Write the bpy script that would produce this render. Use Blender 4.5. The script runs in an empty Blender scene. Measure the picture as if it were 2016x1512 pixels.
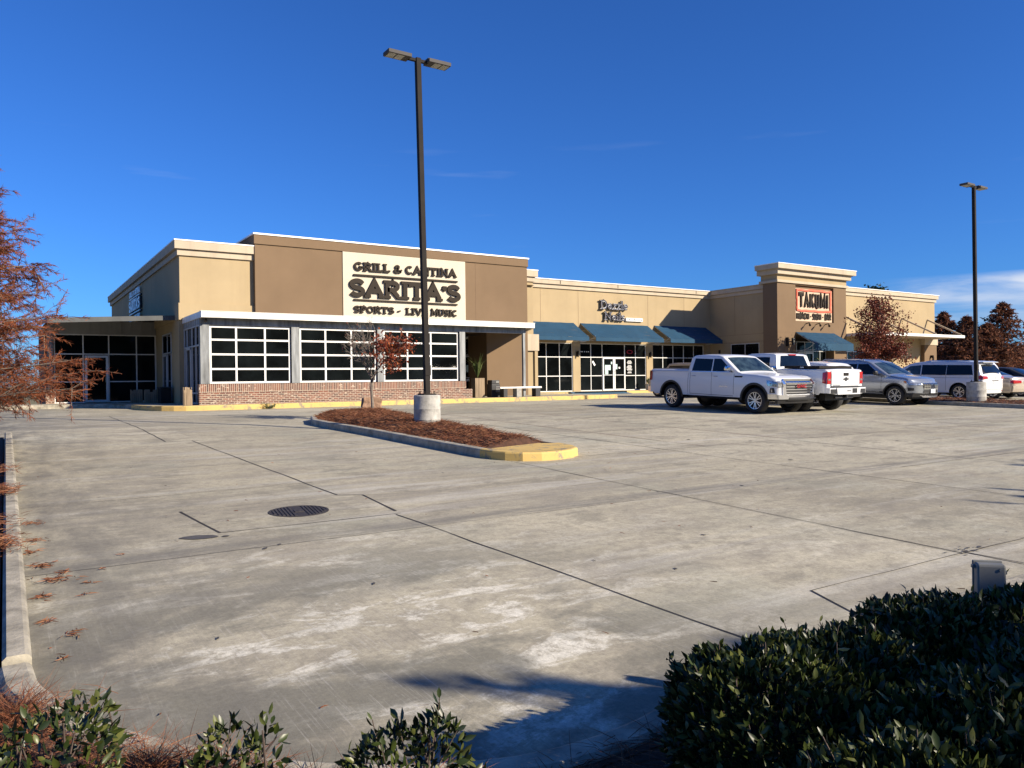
import bpy, bmesh, math, random
import numpy as np
from mathutils import Vector, Matrix, noise as mnoise
R=math.radians
scene=bpy.context.scene
COL=scene.collection
# ------------------------------------------------------------ camera
cam_d=bpy.data.cameras.new('camera'); cam=bpy.data.objects.new('camera',cam_d); COL.objects.link(cam)
YAW,PITCH,ROLL=R(33.3),-.0048,-.012
F=Vector((math.sin(YAW)*math.cos(PITCH),math.cos(YAW)*math.cos(PITCH),math.sin(PITCH)))
R0=Vector((math.cos(YAW),-math.sin(YAW),0)); U0=R0.cross(F)
c_,s_=math.cos(ROLL),math.sin(ROLL)
CR=R0*c_+U0*s_; CU=U0*c_-R0*s_
M=Matrix((CR,CU,-F)).transposed().to_4x4(); M.translation=Vector((0,0,1.5))
cam.matrix_world=M
cam_d.sensor_width=36; cam_d.lens=1517/2016*36; cam_d.clip_end=3000; cam_d.clip_start=.05
scene.camera=cam
# ------------------------------------------------------------ sun + sky
SUN=Vector((.6,-1.0,.55)).normalized()
sl=bpy.data.lights.new('sun','SUN'); sun=bpy.data.objects.new('sun',sl); COL.objects.link(sun)
sl.energy=5.0; sl.angle=R(.53); sl.color=(1,.88,.70)
sun.rotation_euler=(-SUN).to_track_quat('-Z','Y').to_euler()
w=bpy.data.worlds.new('World'); scene.world=w; w.use_nodes=True
nt=w.node_tree; N=nt.nodes; LK=nt.links
bg=N['Background']
sky=N.new('ShaderNodeTexSky'); sky.sky_type='NISHITA'; sky.sun_disc=False
sky.sun_elevation=math.asin(SUN.z); sky.sun_rotation=math.atan2(SUN.x,SUN.y)
sky.air_density=1.0; sky.dust_density=.25; sky.ozone_density=3.0; sky.altitude=0
hs=N.new('ShaderNodeHueSaturation'); hs.inputs['Saturation'].default_value=1.0
LK.new(sky.outputs[0],hs.inputs['Color'])
tint=N.new('ShaderNodeMix'); tint.data_type='RGBA'; tint.blend_type='MULTIPLY'; tint.inputs['Factor'].default_value=1; tint.inputs['B'].default_value=(.33,.79,1.60,1)
LK.new(hs.outputs[0],tint.inputs['A'])
tc=N.new('ShaderNodeTexCoord'); sx=N.new('ShaderNodeSeparateXYZ'); LK.new(tc.outputs['Generated'],sx.inputs[0])
mp=N.new('ShaderNodeMapping'); mp.inputs['Scale'].default_value=(2.2,2.2,13); LK.new(tc.outputs['Generated'],mp.inputs[0])
nz=N.new('ShaderNodeTexNoise'); nz.inputs['Scale'].default_value=1.35; nz.inputs['Detail'].default_value=7; nz.inputs['Roughness'].default_value=.55; nz.inputs['Distortion'].default_value=.35
LK.new(mp.outputs[0],nz.inputs['Vector'])
def wmath(op,a,b=None,c=None):
    m=N.new('ShaderNodeMath'); m.operation=op
    for i,v in enumerate((a,b,c)):
        if v is None: continue
        if isinstance(v,(int,float)): m.inputs[i].default_value=v
        else: LK.new(v,m.inputs[i])
    return m.outputs[0]
def wramp(v,pts):
    r=N.new('ShaderNodeValToRGB'); e=r.color_ramp.elements
    e[0].position=pts[0][0]; e[0].color=(pts[0][1],)*3+(1,)
    e[1].position=pts[-1][0]; e[1].color=(pts[-1][1],)*3+(1,)
    for p,c in pts[1:-1]:
        q=e.new(p); q.color=(c,)*3+(1,)
    LK.new(v,r.inputs[0]); return r.outputs[0]
# a cloud bank low in the east (over the right end of the row) and faint wisps
band=wramp(sx.outputs['Z'],[(.0,.15),(.05,.25),(.075,.6),(.09,1),(.104,1),(.113,0)])
az=wramp(sx.outputs['X'],[(.845,0),(.885,1),(1.0,1)])
cl=wramp(nz.outputs['Fac'],[(.36,0),(.50,1)])
m1=wmath('MULTIPLY',wmath('MULTIPLY',band,az),cl)
wis=wramp(sx.outputs['Z'],[(.14,0),(.19,1),(.27,1),(.30,0)])
nz2=N.new('ShaderNodeTexNoise'); nz2.inputs['Scale'].default_value=2.2; nz2.inputs['Detail'].default_value=6
mp2=N.new('ShaderNodeMapping'); mp2.inputs['Scale'].default_value=(1.5,1.5,17); LK.new(tc.outputs['Generated'],mp2.inputs[0]); LK.new(mp2.outputs[0],nz2.inputs['Vector'])
m2=wmath('MULTIPLY',wmath('MULTIPLY',wis,wramp(nz2.outputs['Fac'],[(.64,0),(.80,1)])),.10)
mx=N.new('ShaderNodeMix'); mx.data_type='RGBA'; mx.inputs['B'].default_value=(8.5,9.0,10.0,1)
LK.new(wmath('MINIMUM',wmath('ADD',wmath('MULTIPLY',m1,.85),m2),1.0),mx.inputs['Factor']); LK.new(tint.outputs['Result'],mx.inputs['A'])
LK.new(mx.outputs['Result'],bg.inputs['Color']); bg.inputs['Strength'].default_value=.051
vs=scene.view_settings; vs.view_transform='Standard'; vs.look='None'; vs.exposure=.86; vs.gamma=1
scene.render.resolution_x=1024; scene.render.resolution_y=768
# ------------------------------------------------------------ materials
def new_mat(name):
    m=bpy.data.materials.new(name); m.use_nodes=True
    return m,m.node_tree,m.node_tree.nodes['Principled BSDF']
class NT:
    def __init__(s,t): s.t=t; s.N=t.nodes; s.L=t.links
    def coord(s,kind='Object',scale=(1,1,1),rot=(0,0,0)):
        c=s.N.new('ShaderNodeTexCoord'); m=s.N.new('ShaderNodeMapping'); m.inputs['Scale'].default_value=scale; m.inputs['Rotation'].default_value=rot
        s.L.new(c.outputs[kind],m.inputs[0]); return m.outputs[0]
    def noise(s,vec,scale,detail=5,rough=.6,dist=0):
        n=s.N.new('ShaderNodeTexNoise'); n.inputs['Scale'].default_value=scale; n.inputs['Detail'].default_value=detail
        n.inputs['Roughness'].default_value=rough; n.inputs['Distortion'].default_value=dist; s.L.new(vec,n.inputs['Vector']); return n.outputs['Fac']
    def ramp(s,v,pts):
        r=s.N.new('ShaderNodeValToRGB'); e=r.color_ramp.elements
        def cc(c): return (c,c,c,1) if isinstance(c,(int,float)) else tuple(c)+(1,)
        e[0].position=pts[0][0]; e[0].color=cc(pts[0][1]); e[1].position=pts[-1][0]; e[1].color=cc(pts[-1][1])
        for p,c in pts[1:-1]: q=e.new(p); q.color=cc(c)
        s.L.new(v,r.inputs[0]); return r.outputs[0]
    def mix(s,f,a,b,mode='MIX'):
        m=s.N.new('ShaderNodeMix'); m.data_type='RGBA'; m.blend_type=mode
        for k,v in (('Factor',f),('A',a),('B',b)):
            if isinstance(v,(int,float)) and k=='Factor': m.inputs[k].default_value=v
            elif isinstance(v,(tuple,list)): m.inputs[k].default_value=tuple(v)+((1,) if len(v)==3 else ())
            elif isinstance(v,(int,float)): m.inputs[k].default_value=(v,v,v,1)
            else: s.L.new(v,m.inputs[k])
        return m.outputs['Result']
    def math(s,op,a,b=0):
        m=s.N.new('ShaderNodeMath'); m.operation=op
        for i,v in enumerate((a,b)):
            if isinstance(v,(int,float)): m.inputs[i].default_value=v
            else: s.L.new(v,m.inputs[i])
        return m.outputs[0]
    def bump(s,h,strength,dist,b):
        n=s.N.new('ShaderNodeBump'); n.inputs['Strength'].default_value=strength; n.inputs['Distance'].default_value=dist
        s.L.new(h,n.inputs['Height']); s.L.new(n.outputs[0],b.inputs['Normal'])
def simple(name,col,rough=.6,metal=0,var=.12,nscale=3,bump=0,spec=.5,coat=0,fine=30,streak=False,emis=None):
    m,t,b=new_mat(name); T=NT(t)
    v=T.coord(scale=(1,1,.15 if streak else 1))
    n=T.noise(v,nscale,6,.6)
    lo=tuple(c*(1-var) for c in col); hi=tuple(min(1,c*(1+var*.6)) for c in col)
    T.L.new(T.ramp(n,[(.32,lo),(.66,hi)]),b.inputs['Base Color'])
    b.inputs['Roughness'].default_value=rough; b.inputs['Metallic'].default_value=metal
    b.inputs['Specular IOR Level'].default_value=spec; b.inputs['Coat Weight'].default_value=coat; b.inputs['Coat Roughness'].default_value=.04
    if bump: T.bump(T.noise(T.coord(),fine,4,.6),bump,.01,b)
    if emis:
        b.inputs['Emission Color'].default_value=tuple(emis[:3])+(1,); b.inputs['Emission Strength'].default_value=emis[3]
    return m
def stucco(name,col,stain=.10):
    m,t,b=new_mat(name); T=NT(t)
    big=T.noise(T.coord(),.5,5,.6); st=T.noise(T.coord(scale=(1.5,1.5,.12)),1.6,6,.65); fi=T.noise(T.coord(),14,3,.6)
    c=T.ramp(big,[(.3,tuple(x*.88 for x in col)),(.7,tuple(min(1,x*1.05) for x in col))])
    c=T.mix(T.math('MULTIPLY',T.ramp(st,[(.5,0),(.75,1)]),stain*3),c,tuple(x*.72 for x in col))
    c=T.mix(T.math('MULTIPLY',fi,.12),c,tuple(x*.8 for x in col))
    T.L.new(c,b.inputs['Base Color']); b.inputs['Roughness'].default_value=.93; b.inputs['Specular IOR Level'].default_value=.2
    T.bump(T.noise(T.coord(),60,3,.7),.35,.01,b)
    return m
MT={}
MT['yellow']=stucco('cream_stucco',(.375,.290,.172))
MT['brown']=stucco('taupe_stucco',(.180,.122,.074),.05)
MT['dkbrown']=stucco('brown_stucco',(.18,.12,.078),.06)
MT['cream']=stucco('pale_stucco',(.57,.505,.395),.06)
MT['trim']=stucco('pale_cornice',(.46,.385,.285),.22)
MT['cap']=simple('white_coping',(.8,.78,.74),.4,var=.06,streak=True)
MT['fascia']=simple('painted_fascia',(.70,.68,.63),.45,var=.2,nscale=2,streak=True)
MT['galv']=simple('galvanised_metal',(.19,.20,.205),.5,metal=.15,var=.55,nscale=5,streak=True)
MT['wingmetal']=simple('dull_grey_fascia',(.085,.088,.088),.6,metal=.1,var=.2,nscale=2,spec=.25)
MT['galvp']=simple('grey_metal_panel',(.27,.27,.26),.5,metal=.15,var=.18,nscale=2,streak=True)
MT['frame']=simple('white_aluminium',(.68,.68,.66),.4,var=.06)
MT['frame2']=simple('silver_aluminium',(.52,.53,.53),.35,metal=.3,var=.08)
MT['awning']=simple('blue_canvas',(.014,.055,.105),.8,var=.14,nscale=1.5,bump=.2,spec=.25,streak=True)
MT['bronze']=simple('dark_bronze',(.020,.017,.0155),.75,metal=0,var=.2,spec=.15)
MT['letter']=simple('dark_brown_letters',(.034,.027,.021),.8,var=.1,spec=.15)
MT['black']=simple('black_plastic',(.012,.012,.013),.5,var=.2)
MT['rubber']=simple('tyre_rubber',(.018,.018,.019),.8,var=.2)
MT['chrome']=simple('chrome',(.75,.76,.78),.08,metal=1,var=.03)
MT['alloy']=simple('alloy',(.60,.61,.63),.25,metal=.8,var=.05)
MT['dalloy']=simple('dark_alloy',(.07,.07,.075),.35,metal=.7,var=.1)
MT['white']=simple('white_paint',(.68,.69,.70),.28,var=.02,nscale=.8,coat=.7)
MT['silver']=simple('silver_paint',(.36,.385,.41),.25,metal=.6,var=.03,nscale=.8,coat=.8)
MT['beigep']=simple('beige_paint',(.52,.44,.35),.28,metal=.3,var=.03,nscale=.8,coat=.7)
MT['tanp']=simple('tan_paint',(.42,.33,.22),.35,var=.03,nscale=.8,coat=.4)
MT['red']=simple('red_lens',(.38,.012,.016),.12,var=.2,nscale=9,coat=.6)
MT['lens']=simple('clear_lens',(.42,.44,.46),.08,metal=.7,var=.6,nscale=18,coat=1)
MT['amber']=simple('amber_lens',(.55,.16,.02),.2,var=.1)
MT['plate']=simple('licence_plate',(.62,.64,.66),.4,var=.1)
MT['signred']=simple('red_enamel',(.28,.012,.018),.3,var=.05)
MT['orange']=simple('orange_red_paint',(.62,.10,.04),.5,var=.15)
MT['signcream']=simple('cream_sign_face',(.52,.375,.25),.5,var=.04)
MT['whitesign']=simple('white_sign_face',(.8,.8,.78),.4,var=.03)
MT['navy']=simple('navy_letters',(.02,.018,.035),.35,var=.1)
MT['paper']=simple('pale_paper',(.42,.58,.55),.7,var=.05)
MT['wood']=simple('weathered_wood',(.26,.19,.12),.8,var=.35,nscale=6,bump=.4,streak=True)
MT['rock']=simple('brown_sandstone',(.30,.185,.12),.9,var=.3,nscale=5,bump=.6)
MT['bark']=simple('pale_bark',(.17,.14,.115),.9,var=.45,nscale=14,bump=.7)
MT['dbark']=simple('dark_bark',(.07,.05,.04),.9,var=.4,nscale=10,bump=.6)
MT['steel']=simple('dark_cast_iron',(.055,.048,.045),.65,metal=.4,var=.35,nscale=14,bump=.4)
MT['enclosure']=simple('grey_enclosure',(.16,.163,.15),.55,var=.12,nscale=12)
MT['pot']=simple('concrete_pot',(.30,.29,.26),.9,var=.25,nscale=8,bump=.4)
MT['redneon']=simple('red_neon',(.12,.004,.01),.4,emis=(.9,.02,.06,.05))
MT['lamp']=simple('led_panel',(.30,.30,.24),.3,var=.1)
def mat_glass():
    m,t,b=new_mat('dark_tinted_glass'); T=NT(t)
    n=T.noise(T.coord(),.7,4,.6)
    T.L.new(T.ramp(n,[(.35,(.0025,.003,.0032)),(.72,(.009,.012,.013))]),b.inputs['Base Color'])
    b.inputs['Roughness'].default_value=.05; b.inputs['Specular IOR Level'].default_value=.16
    return m
MT['glass']=mat_glass()
MT['cglass']=simple('car_glass',(.004,.006,.009),.05,var=.6,nscale=1.6,spec=.3)
MT['wshield']=simple('windscreen_glass',(.03,.05,.06),.05,var=.9,nscale=2.8,spec=.45)
def mat_concrete(name,kind):
    m,t,b=new_mat(name); T=NT(t)
    co=T.coord()
    big=T.noise(co,.16,5,.62,.3); med=T.noise(T.coord(scale=(1,1.5,1)),.75,9,.72,.25); fine=T.noise(co,9,9,.82)
    grit=T.noise(co,95,3,.8)
    base=T.ramp(big,[(.30,(.35,.315,.225)),(.5,(.43,.39,.285)),(.70,(.50,.46,.345))])
    base=T.mix(T.ramp(med,[(.36,.65),(.54,0)]),base,(.235,.212,.17))
    base=T.mix(T.ramp(fine,[(.36,.62),(.55,0)]),base,(.20,.18,.14))
    tint=T.noise(T.coord(scale=(1.2,1,1)),.42,4,.5)
    base=T.mix(T.ramp(tint,[(.52,0),(.72,.30)]),base,(.30,.325,.27))
    if kind=='lot':
        # each slab was poured on its own: a slightly different tone per slab
        sl_=t.nodes.new('ShaderNodeSeparateXYZ'); T.L.new(co,sl_.inputs[0]); cb_=t.nodes.new('ShaderNodeCombineXYZ')
        T.L.new(T.math('FLOOR',T.math('DIVIDE',T.math('ADD',sl_.outputs['X'],.33),3.64)),cb_.inputs[0]); T.L.new(T.math('FLOOR',T.math('DIVIDE',T.math('SUBTRACT',sl_.outputs['Y'],3.40),3.62)),cb_.inputs[1])
        wn=t.nodes.new('ShaderNodeTexWhiteNoise'); wn.noise_dimensions='2D'; T.L.new(cb_.outputs[0],wn.inputs['Vector'])
        base=T.mix(.85,base,T.ramp(wn.outputs['Value'],[(0,.84),(.5,.99),(1,1.10)]),'MULTIPLY')
        sp=t.nodes.new('ShaderNodeSeparateXYZ'); T.L.new(T.coord(),sp.inputs[0])
        near=T.math('MULTIPLY',T.ramp(T.math('DIVIDE',sp.outputs['Y'],20.0),[(.0,1),(.26,.95),(.40,0)]),T.ramp(T.math('DIVIDE',sp.outputs['X'],8.0),[(.0,1),(.36,1),(.58,.22)]))
        def rot(a,sc): return T.coord(scale=sc,rot=(0,0,a))
        # pale scuffs and worn laitance on the near slabs
        scf=T.noise(rot(R(-28),(.8,1.7,1)),1.5,10,.70,.55)
        base=T.mix(T.math('MULTIPLY',T.math('MULTIPLY',T.ramp(scf,[(.52,0),(.56,.8),(.64,1)]),T.ramp(fine,[(.42,.15),(.54,1)])),near),base,(.68,.65,.55))
        drk=T.noise(rot(R(-20),(.8,1.5,1)),.62,9,.64,.5)
        base=T.mix(T.math('MULTIPLY',T.ramp(drk,[(.44,0),(.54,.85)]),near),base,(.150,.145,.115))
        # fine broom marks
        br=T.noise(rot(R(24),(55,1.6,1)),1,5,.75); bmk=T.ramp(T.noise(co,.9,4,.6),[(.36,.15),(.55,1)])
        base=T.mix(T.math('MULTIPLY',T.ramp(br,[(.55,0),(.74,.55)]),T.math('MULTIPLY',near,bmk)),base,(.58,.56,.52))
        base=T.mix(T.math('MULTIPLY',T.ramp(br,[(.28,.5),(.44,0)]),T.math('MULTIPLY',near,bmk)),base,(.14,.135,.125))
        # long tyre-worn streaks farther out, running with the lanes
        stx=T.noise(T.coord(scale=(.07,1.1,1)),1.6,6,.68)
        far=T.math('SUBTRACT',1.0,near)
        base=T.mix(T.math('MULTIPLY',far,T.ramp(stx,[(.51,0),(.63,.5)])),base,(.22,.20,.165))
        stl=T.noise(T.coord(scale=(.10,1.5,1)),1.1,6,.66)
        base=T.mix(T.math('MULTIPLY',far,T.ramp(stl,[(.53,0),(.68,.55)])),base,(.50,.48,.43))
        # scattered worn patches with ragged grainy edges on the outer slabs, and a traffic-darkened band along one joint
        pt=T.noise(T.coord(scale=(.8,1.3,1)),1.0,12,.78,.2)
        base=T.mix(T.math('MULTIPLY',far,T.ramp(pt,[(.40,.62),(.47,0)])),base,(.19,.175,.135))
        bd=T.math('ABSOLUTE',T.math('SUBTRACT',sp.outputs['Y'],7.13))
        base=T.mix(T.math('MULTIPLY',T.ramp(bd,[(.0,.75),(.10,.55),(.2,0)]),T.ramp(T.noise(T.coord(scale=(.3,3,1)),2,6,.7),[(.36,.1),(.56,1)])),base,(.15,.142,.125))
        # gutter dirt by the left kerb
        gut=T.ramp(T.math('DIVIDE',sp.outputs['X'],2.2),[(0.0,.95),(.35,.6),(1,0)])
        gn=T.noise(T.coord(scale=(2.2,.8,1)),1.2,6,.65)
        base=T.mix(T.math('MULTIPLY',gut,T.ramp(gn,[(.38,1),(.60,.2)])),base,(.125,.118,.102))
    crunch=T.noise(co,34,5,.8)
    base=T.mix(1.0,base,T.ramp(crunch,[(.30,.88),(.5,1.08),(.70,1.28)]),'MULTIPLY')
    base=T.mix(T.ramp(grit,[(.35,.25),(.6,0)]),base,(.14,.135,.12))
    T.L.new(base,b.inputs['Base Color'])
    b.inputs['Roughness'].default_value=.92; b.inputs['Specular IOR Level'].default_value=.25
    T.bump(T.math('ADD',T.math('MULTIPLY',fine,.6),T.math('MULTIPLY',grit,.4)),.5,.006,b)
    return m
MT['lot']=mat_concrete('lot_concrete','lot'); MT['walk']=mat_concrete('walk_concrete','walk')
MT['kerb']=simple('kerb_concrete',(.36,.33,.26),.95,var=.4,nscale=4,bump=.6)
MT['kerbg']=simple('weathered_kerb',(.33,.30,.235),.95,var=.5,nscale=5,bump=.6)
def mat_paint(name,col,under,lo=.38,hi=.46):
    m,t,b=new_mat(name); T=NT(t)
    n=T.noise(T.coord(),3.5,9,.75,.5); n2=T.noise(T.coord(),1.2,4,.6)
    c=T.mix(T.ramp(n2,[(.3,0),(.7,.4)]),col,tuple(x*.75 for x in col))
    T.L.new(T.mix(T.ramp(n,[(lo,1),(hi,0)]),c,under),b.inputs['Base Color'])
    b.inputs['Roughness'].default_value=.8; T.bump(T.noise(T.coord(),40,4,.7),.4,.01,b); return m
MT['ypaint']=mat_paint('yellow_kerb_paint',(.58,.40,.13),(.25,.21,.14),.41,.47)
MT['bpaint']=mat_paint('blue_kerb_paint',(.05,.13,.21),(.30,.28,.25),.3,.4)
def mat_brick(name,soldier=False):
    m,t,b=new_mat(name); T=NT(t)
    c=t.nodes.new('ShaderNodeTexCoord'); sp=t.nodes.new('ShaderNodeSeparateXYZ'); cb=t.nodes.new('ShaderNodeCombineXYZ')
    T.L.new(c.outputs['Object'],sp.inputs[0])
    add=T.math('ADD',sp.outputs['X'],sp.outputs['Y'])
    if soldier: T.L.new(sp.outputs['Z'],cb.inputs[0]); T.L.new(add,cb.inputs[1])
    else: T.L.new(add,cb.inputs[0]); T.L.new(sp.outputs['Z'],cb.inputs[1])
    br=t.nodes.new('ShaderNodeTexBrick'); T.L.new(cb.outputs[0],br.inputs['Vector'])
    br.inputs['Scale'].default_value=1; br.inputs['Brick Width'].default_value=.21 if not soldier else .30; br.inputs['Row Height'].default_value=.072
    br.inputs['Mortar Size'].default_value=.009; br.inputs['Bias'].default_value=0; br.offset=.5 if not soldier else 0
    br.inputs['Color1'].default_value=(.20,.075,.048,1); br.inputs['Color2'].default_value=(.05,.035,.035,1); br.inputs['Mortar'].default_value=(.42,.36,.29,1)
    n=T.noise(T.coord(),3.4,5,.7); n2=T.noise(T.coord(scale=(1,1,3)),7,6,.8)
    col=T.mix(T.ramp(n2,[(.46,0),(.54,.35)]),br.outputs['Color'],(.30,.15,.09),'MIX')
    col=T.mix(T.ramp(T.noise(T.coord(scale=(1,1,2)),5.5,3,.6),[(.63,0),(.66,.8)]),col,(.55,.46,.36))
    col=T.mix(T.math('MULTIPLY',n,.3),col,(.07,.05,.045))
    mo=t.nodes.new('ShaderNodeMix'); mo.data_type='RGBA'; T.L.new(br.outputs['Fac'],mo.inputs['Factor']); T.L.new(col,mo.inputs['A']); mo.inputs['B'].default_value=(.42,.35,.27,1)
    T.L.new(mo.outputs['Result'],b.inputs['Base Color']); b.inputs['Roughness'].default_value=.9
    T.bump(T.math('SUBTRACT',1.0,br.outputs['Fac']),.5,.01,b); return m
MT['brick']=mat_brick('reclaimed_brick'); MT['soldier']=mat_brick('brick_soldier_course',True)
def mat_leaf(name,cols,rough=.5,spec=.5,trans=.15,nscale=1.5):
    m,t,b=new_mat(name); T=NT(t)
    g=t.nodes.new('ShaderNodeNewGeometry')
    T.L.new(T.ramp(g.outputs['Random Per Island'],[(i/(len(cols)-1),c) for i,c in enumerate(cols)]),b.inputs['Base Color'])
    b.inputs['Roughness'].default_value=rough; b.inputs['Specular IOR Level'].default_value=spec
    if trans:
        tr=t.nodes.new('ShaderNodeBsdfTranslucent'); ms=t.nodes.new('ShaderNodeMixShader'); ms.inputs[0].default_value=trans
        T.L.new(b.inputs['Base Color'].links[0].from_socket,tr.inputs['Color'])
        out=t.nodes['Material Output']; T.L.new(b.outputs[0],ms.inputs[1]); T.L.new(tr.outputs[0],ms.inputs[2]); T.L.new(ms.outputs[0],out.inputs[0])
    return m
MT['hleaf']=mat_leaf('glossy_hedge_leaf',[(.008,.014,.004),(.014,.024,.006),(.028,.042,.009),(.055,.070,.014),(.12,.125,.035)],.38,.35,.10)
MT['redleaf']=mat_leaf('red_autumn_leaf',[(.11,.022,.012),(.22,.045,.018),(.15,.03,.015),(.34,.10,.03)],.55,.3,.25)
MT['dredleaf']=mat_leaf('dark_red_leaf',[(.07,.017,.012),(.13,.03,.018),(.18,.045,.025),(.27,.08,.04)],.55,.3,.2)
MT['cypress']=mat_leaf('rust_cypress_needles',[(.15,.048,.024),(.24,.075,.032),(.19,.055,.028),(.32,.11,.045),(.09,.036,.022)],.8,.15,.3)
MT['cypfar']=mat_leaf('far_cypress_foliage',[(.12,.058,.038),(.20,.08,.045),(.10,.055,.04),(.26,.105,.055),(.07,.045,.034)],.85,.1,.25)
MT['straw']=mat_leaf('pine_straw',[(.11,.038,.018),(.18,.062,.028),(.14,.046,.02),(.30,.14,.07),(.06,.025,.014)],.7,.3,.1)
MT['green']=mat_leaf('green_leaf',[(.04,.07,.015),(.08,.11,.03),(.14,.16,.05)],.5,.4,.2)
MT['pine']=mat_leaf('dark_green_foliage',[(.02,.035,.012),(.035,.055,.018),(.05,.07,.025)],.7,.2,.15)
MT['soil']=simple('brown_mulch',(.075,.033,.018),.95,var=.5,nscale=12,bump=.8)
MT['grass']=simple('dry_grass',(.16,.14,.06),.95,var=.4,nscale=1.2,bump=.5)
MT['joint']=simple('joint_filler',(.035,.030,.027),.9,var=.4)
MT['jointr']=simple('rusty_joint',(.16,.085,.06),.9,var=.4)
MT['stain']=simple('dark_stain',(.075,.07,.065),.7,var=.3)
# ------------------------------------------------------------ mesh helpers
def gz(y,x=0): return float(np.interp(y,[-60,3,8.4,16.6,20.4,30,38,400],[-.12,-.08,.08,.31,.43,.54,.57,.57]))
def props(o,label=None,cat=None,group=None,kind=None):
    if label: o['label']=label
    if cat: o['category']=cat
    if group: o['group']=group
    if kind: o['kind']=kind
    return o
def empty(name,loc,label=None,cat=None,group=None,rot=(0,0,0)):
    o=bpy.data.objects.new(name,None); COL.objects.link(o); o.location=loc; o.rotation_euler=rot; o.empty_display_size=.3
    return props(o,label,cat,group)
class MB:
    def __init__(s): s.v=[]; s.f=[]; s.m=[]; s.cur=0; s.off=Vector((0,0,0))
    def quad(s,*p):
        n=len(s.v); s.v+= [tuple(Vector(q)-s.off) for q in p]; s.f.append(tuple(range(n,n+len(p)))); s.m.append(s.cur)
    def box(s,x0,x1,y0,y1,z0,z1):
        if x0>x1:x0,x1=x1,x0
        if y0>y1:y0,y1=y1,y0
        if z0>z1:z0,z1=z1,z0
        c=[(x,y,z) for z in (z0,z1) for y in (y0,y1) for x in (x0,x1)]
        n=len(s.v); s.v+=[tuple(Vector(q)-s.off) for q in c]
        for f in ((0,2,3,1),(4,5,7,6),(0,1,5,4),(2,6,7,3),(0,4,6,2),(1,3,7,5)): s.f.append(tuple(n+i for i in f)); s.m.append(s.cur)
    def obox(s,c,ax,ay,az):   # oriented box: centre, three half axes
        c,ax,ay,az=map(Vector,(c,ax,ay,az)); n=len(s.v)
        for k in (-1,1):
            for j in (-1,1):
                for i in (-1,1): s.v.append(tuple(c+ax*i+ay*j+az*k-s.off))
        for f in ((0,2,3,1),(4,5,7,6),(0,1,5,4),(2,6,7,3),(0,4,6,2),(1,3,7,5)): s.f.append(tuple(n+i for i in f)); s.m.append(s.cur)
    def bar(s,a,b,w,h=None,up=(0,0,1)):
        a,b=Vector(a),Vector(b); d=(b-a); L=d.length
        if L<1e-6: return
        d.normalize(); up=Vector(up)
        if abs(d.dot(up))>.98: up=Vector((1,0,0))
        x=d.cross(up).normalized(); z=x.cross(d)
        s.obox((a+b)/2,d*L/2,x*w/2,z*(h or w)/2)
    def tube(s,pts,rad,n=8,cap=True):
        pts=[Vector(p) for p in pts]; rad=rad if isinstance(rad,(list,tuple)) else [rad]*len(pts)
        base=len(s.v); ref=None
        for i,p in enumerate(pts):
            d=(pts[min(i+1,len(pts)-1)]-pts[max(i-1,0)]).normalized()
            if ref is None: ref=d.orthogonal().normalized()
            x=(ref-d*ref.dot(d)).normalized(); ref=x; y=d.cross(x)
            for k in range(n):
                a=2*math.pi*k/n; s.v.append(tuple(p+(x*math.cos(a)+y*math.sin(a))*rad[i]-s.off))
        for i in range(len(pts)-1):
            for k in range(n):
                a=base+i*n+k; b=base+i*n+(k+1)%n; s.f.append((a,b,b+n,a+n)); s.m.append(s.cur)
        if cap:
            s.f.append(tuple(base+k for k in range(n))[::-1]); s.m.append(s.cur)
            s.f.append(tuple(base+(len(pts)-1)*n+k for k in range(n))); s.m.append(s.cur)
    def lathe(s,prof,c=(0,0,0),axis='Z',n=24,cap=True):
        base=len(s.v); c=Vector(c)
        for r,h in prof:
            for k in range(n):
                a=2*math.pi*k/n; x,y=r*math.cos(a),r*math.sin(a)
                p=Vector((x,y,h)) if axis=='Z' else (Vector((x,h,y)) if axis=='Y' else Vector((h,x,y)))
                s.v.append(tuple(c+p-s.off))
        for i in range(len(prof)-1):
            for k in range(n):
                a=base+i*n+k; b=base+i*n+(k+1)%n
                s.f.append((a,b,b+n,a+n) if axis!='Y' else (a,a+n,b+n,b)); s.m.append(s.cur)
        if not cap: return
        s.f.append(tuple(base+k for k in range(n))[::-1]); s.m.append(s.cur)
        s.f.append(tuple(base+(len(prof)-1)*n+k for k in range(n))); s.m.append(s.cur)
    def ribbon(s,pts,w,mapf,depth,closed=False,z0=0):
        """2D stroke: pts in (u,v), mapf(u,v,d)->3D ; front face at depth d"""
        P=[Vector(p) for p in pts]; n=len(P)
        if n<2: return
        L=[];Rr=[]
        for i in range(n):
            if closed: a=(P[i]-P[i-1]).normalized(); b=(P[(i+1)%n]-P[i]).normalized()
            else:
                a=(P[i]-P[i-1]).normalized() if i>0 else (P[1]-P[0]).normalized()
                b=(P[i+1]-P[i]).normalized() if i<n-1 else a
            t=(a+b); t=t.normalized() if t.length>1e-4 else a
            nn=Vector((-t.y,t.x)); k=1/max(.5,nn.dot(Vector((-a.y,a.x))))
            L.append(P[i]+nn*w/2*k); Rr.append(P[i]-nn*w/2*k)
        seg=range(n if closed else n-1)
        g=lambda q,d: mapf(q.x,q.y,d)
        for i in seg:
            j=(i+1)%n
            s.quad(g(L[i],depth),g(Rr[i],depth),g(Rr[j],depth),g(L[j],depth))
            s.quad(g(L[i],z0),g(L[i],depth),g(L[j],depth),g(L[j],z0)); s.quad(g(Rr[i],depth),g(Rr[i],z0),g(Rr[j],z0),g(Rr[j],depth))
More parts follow.
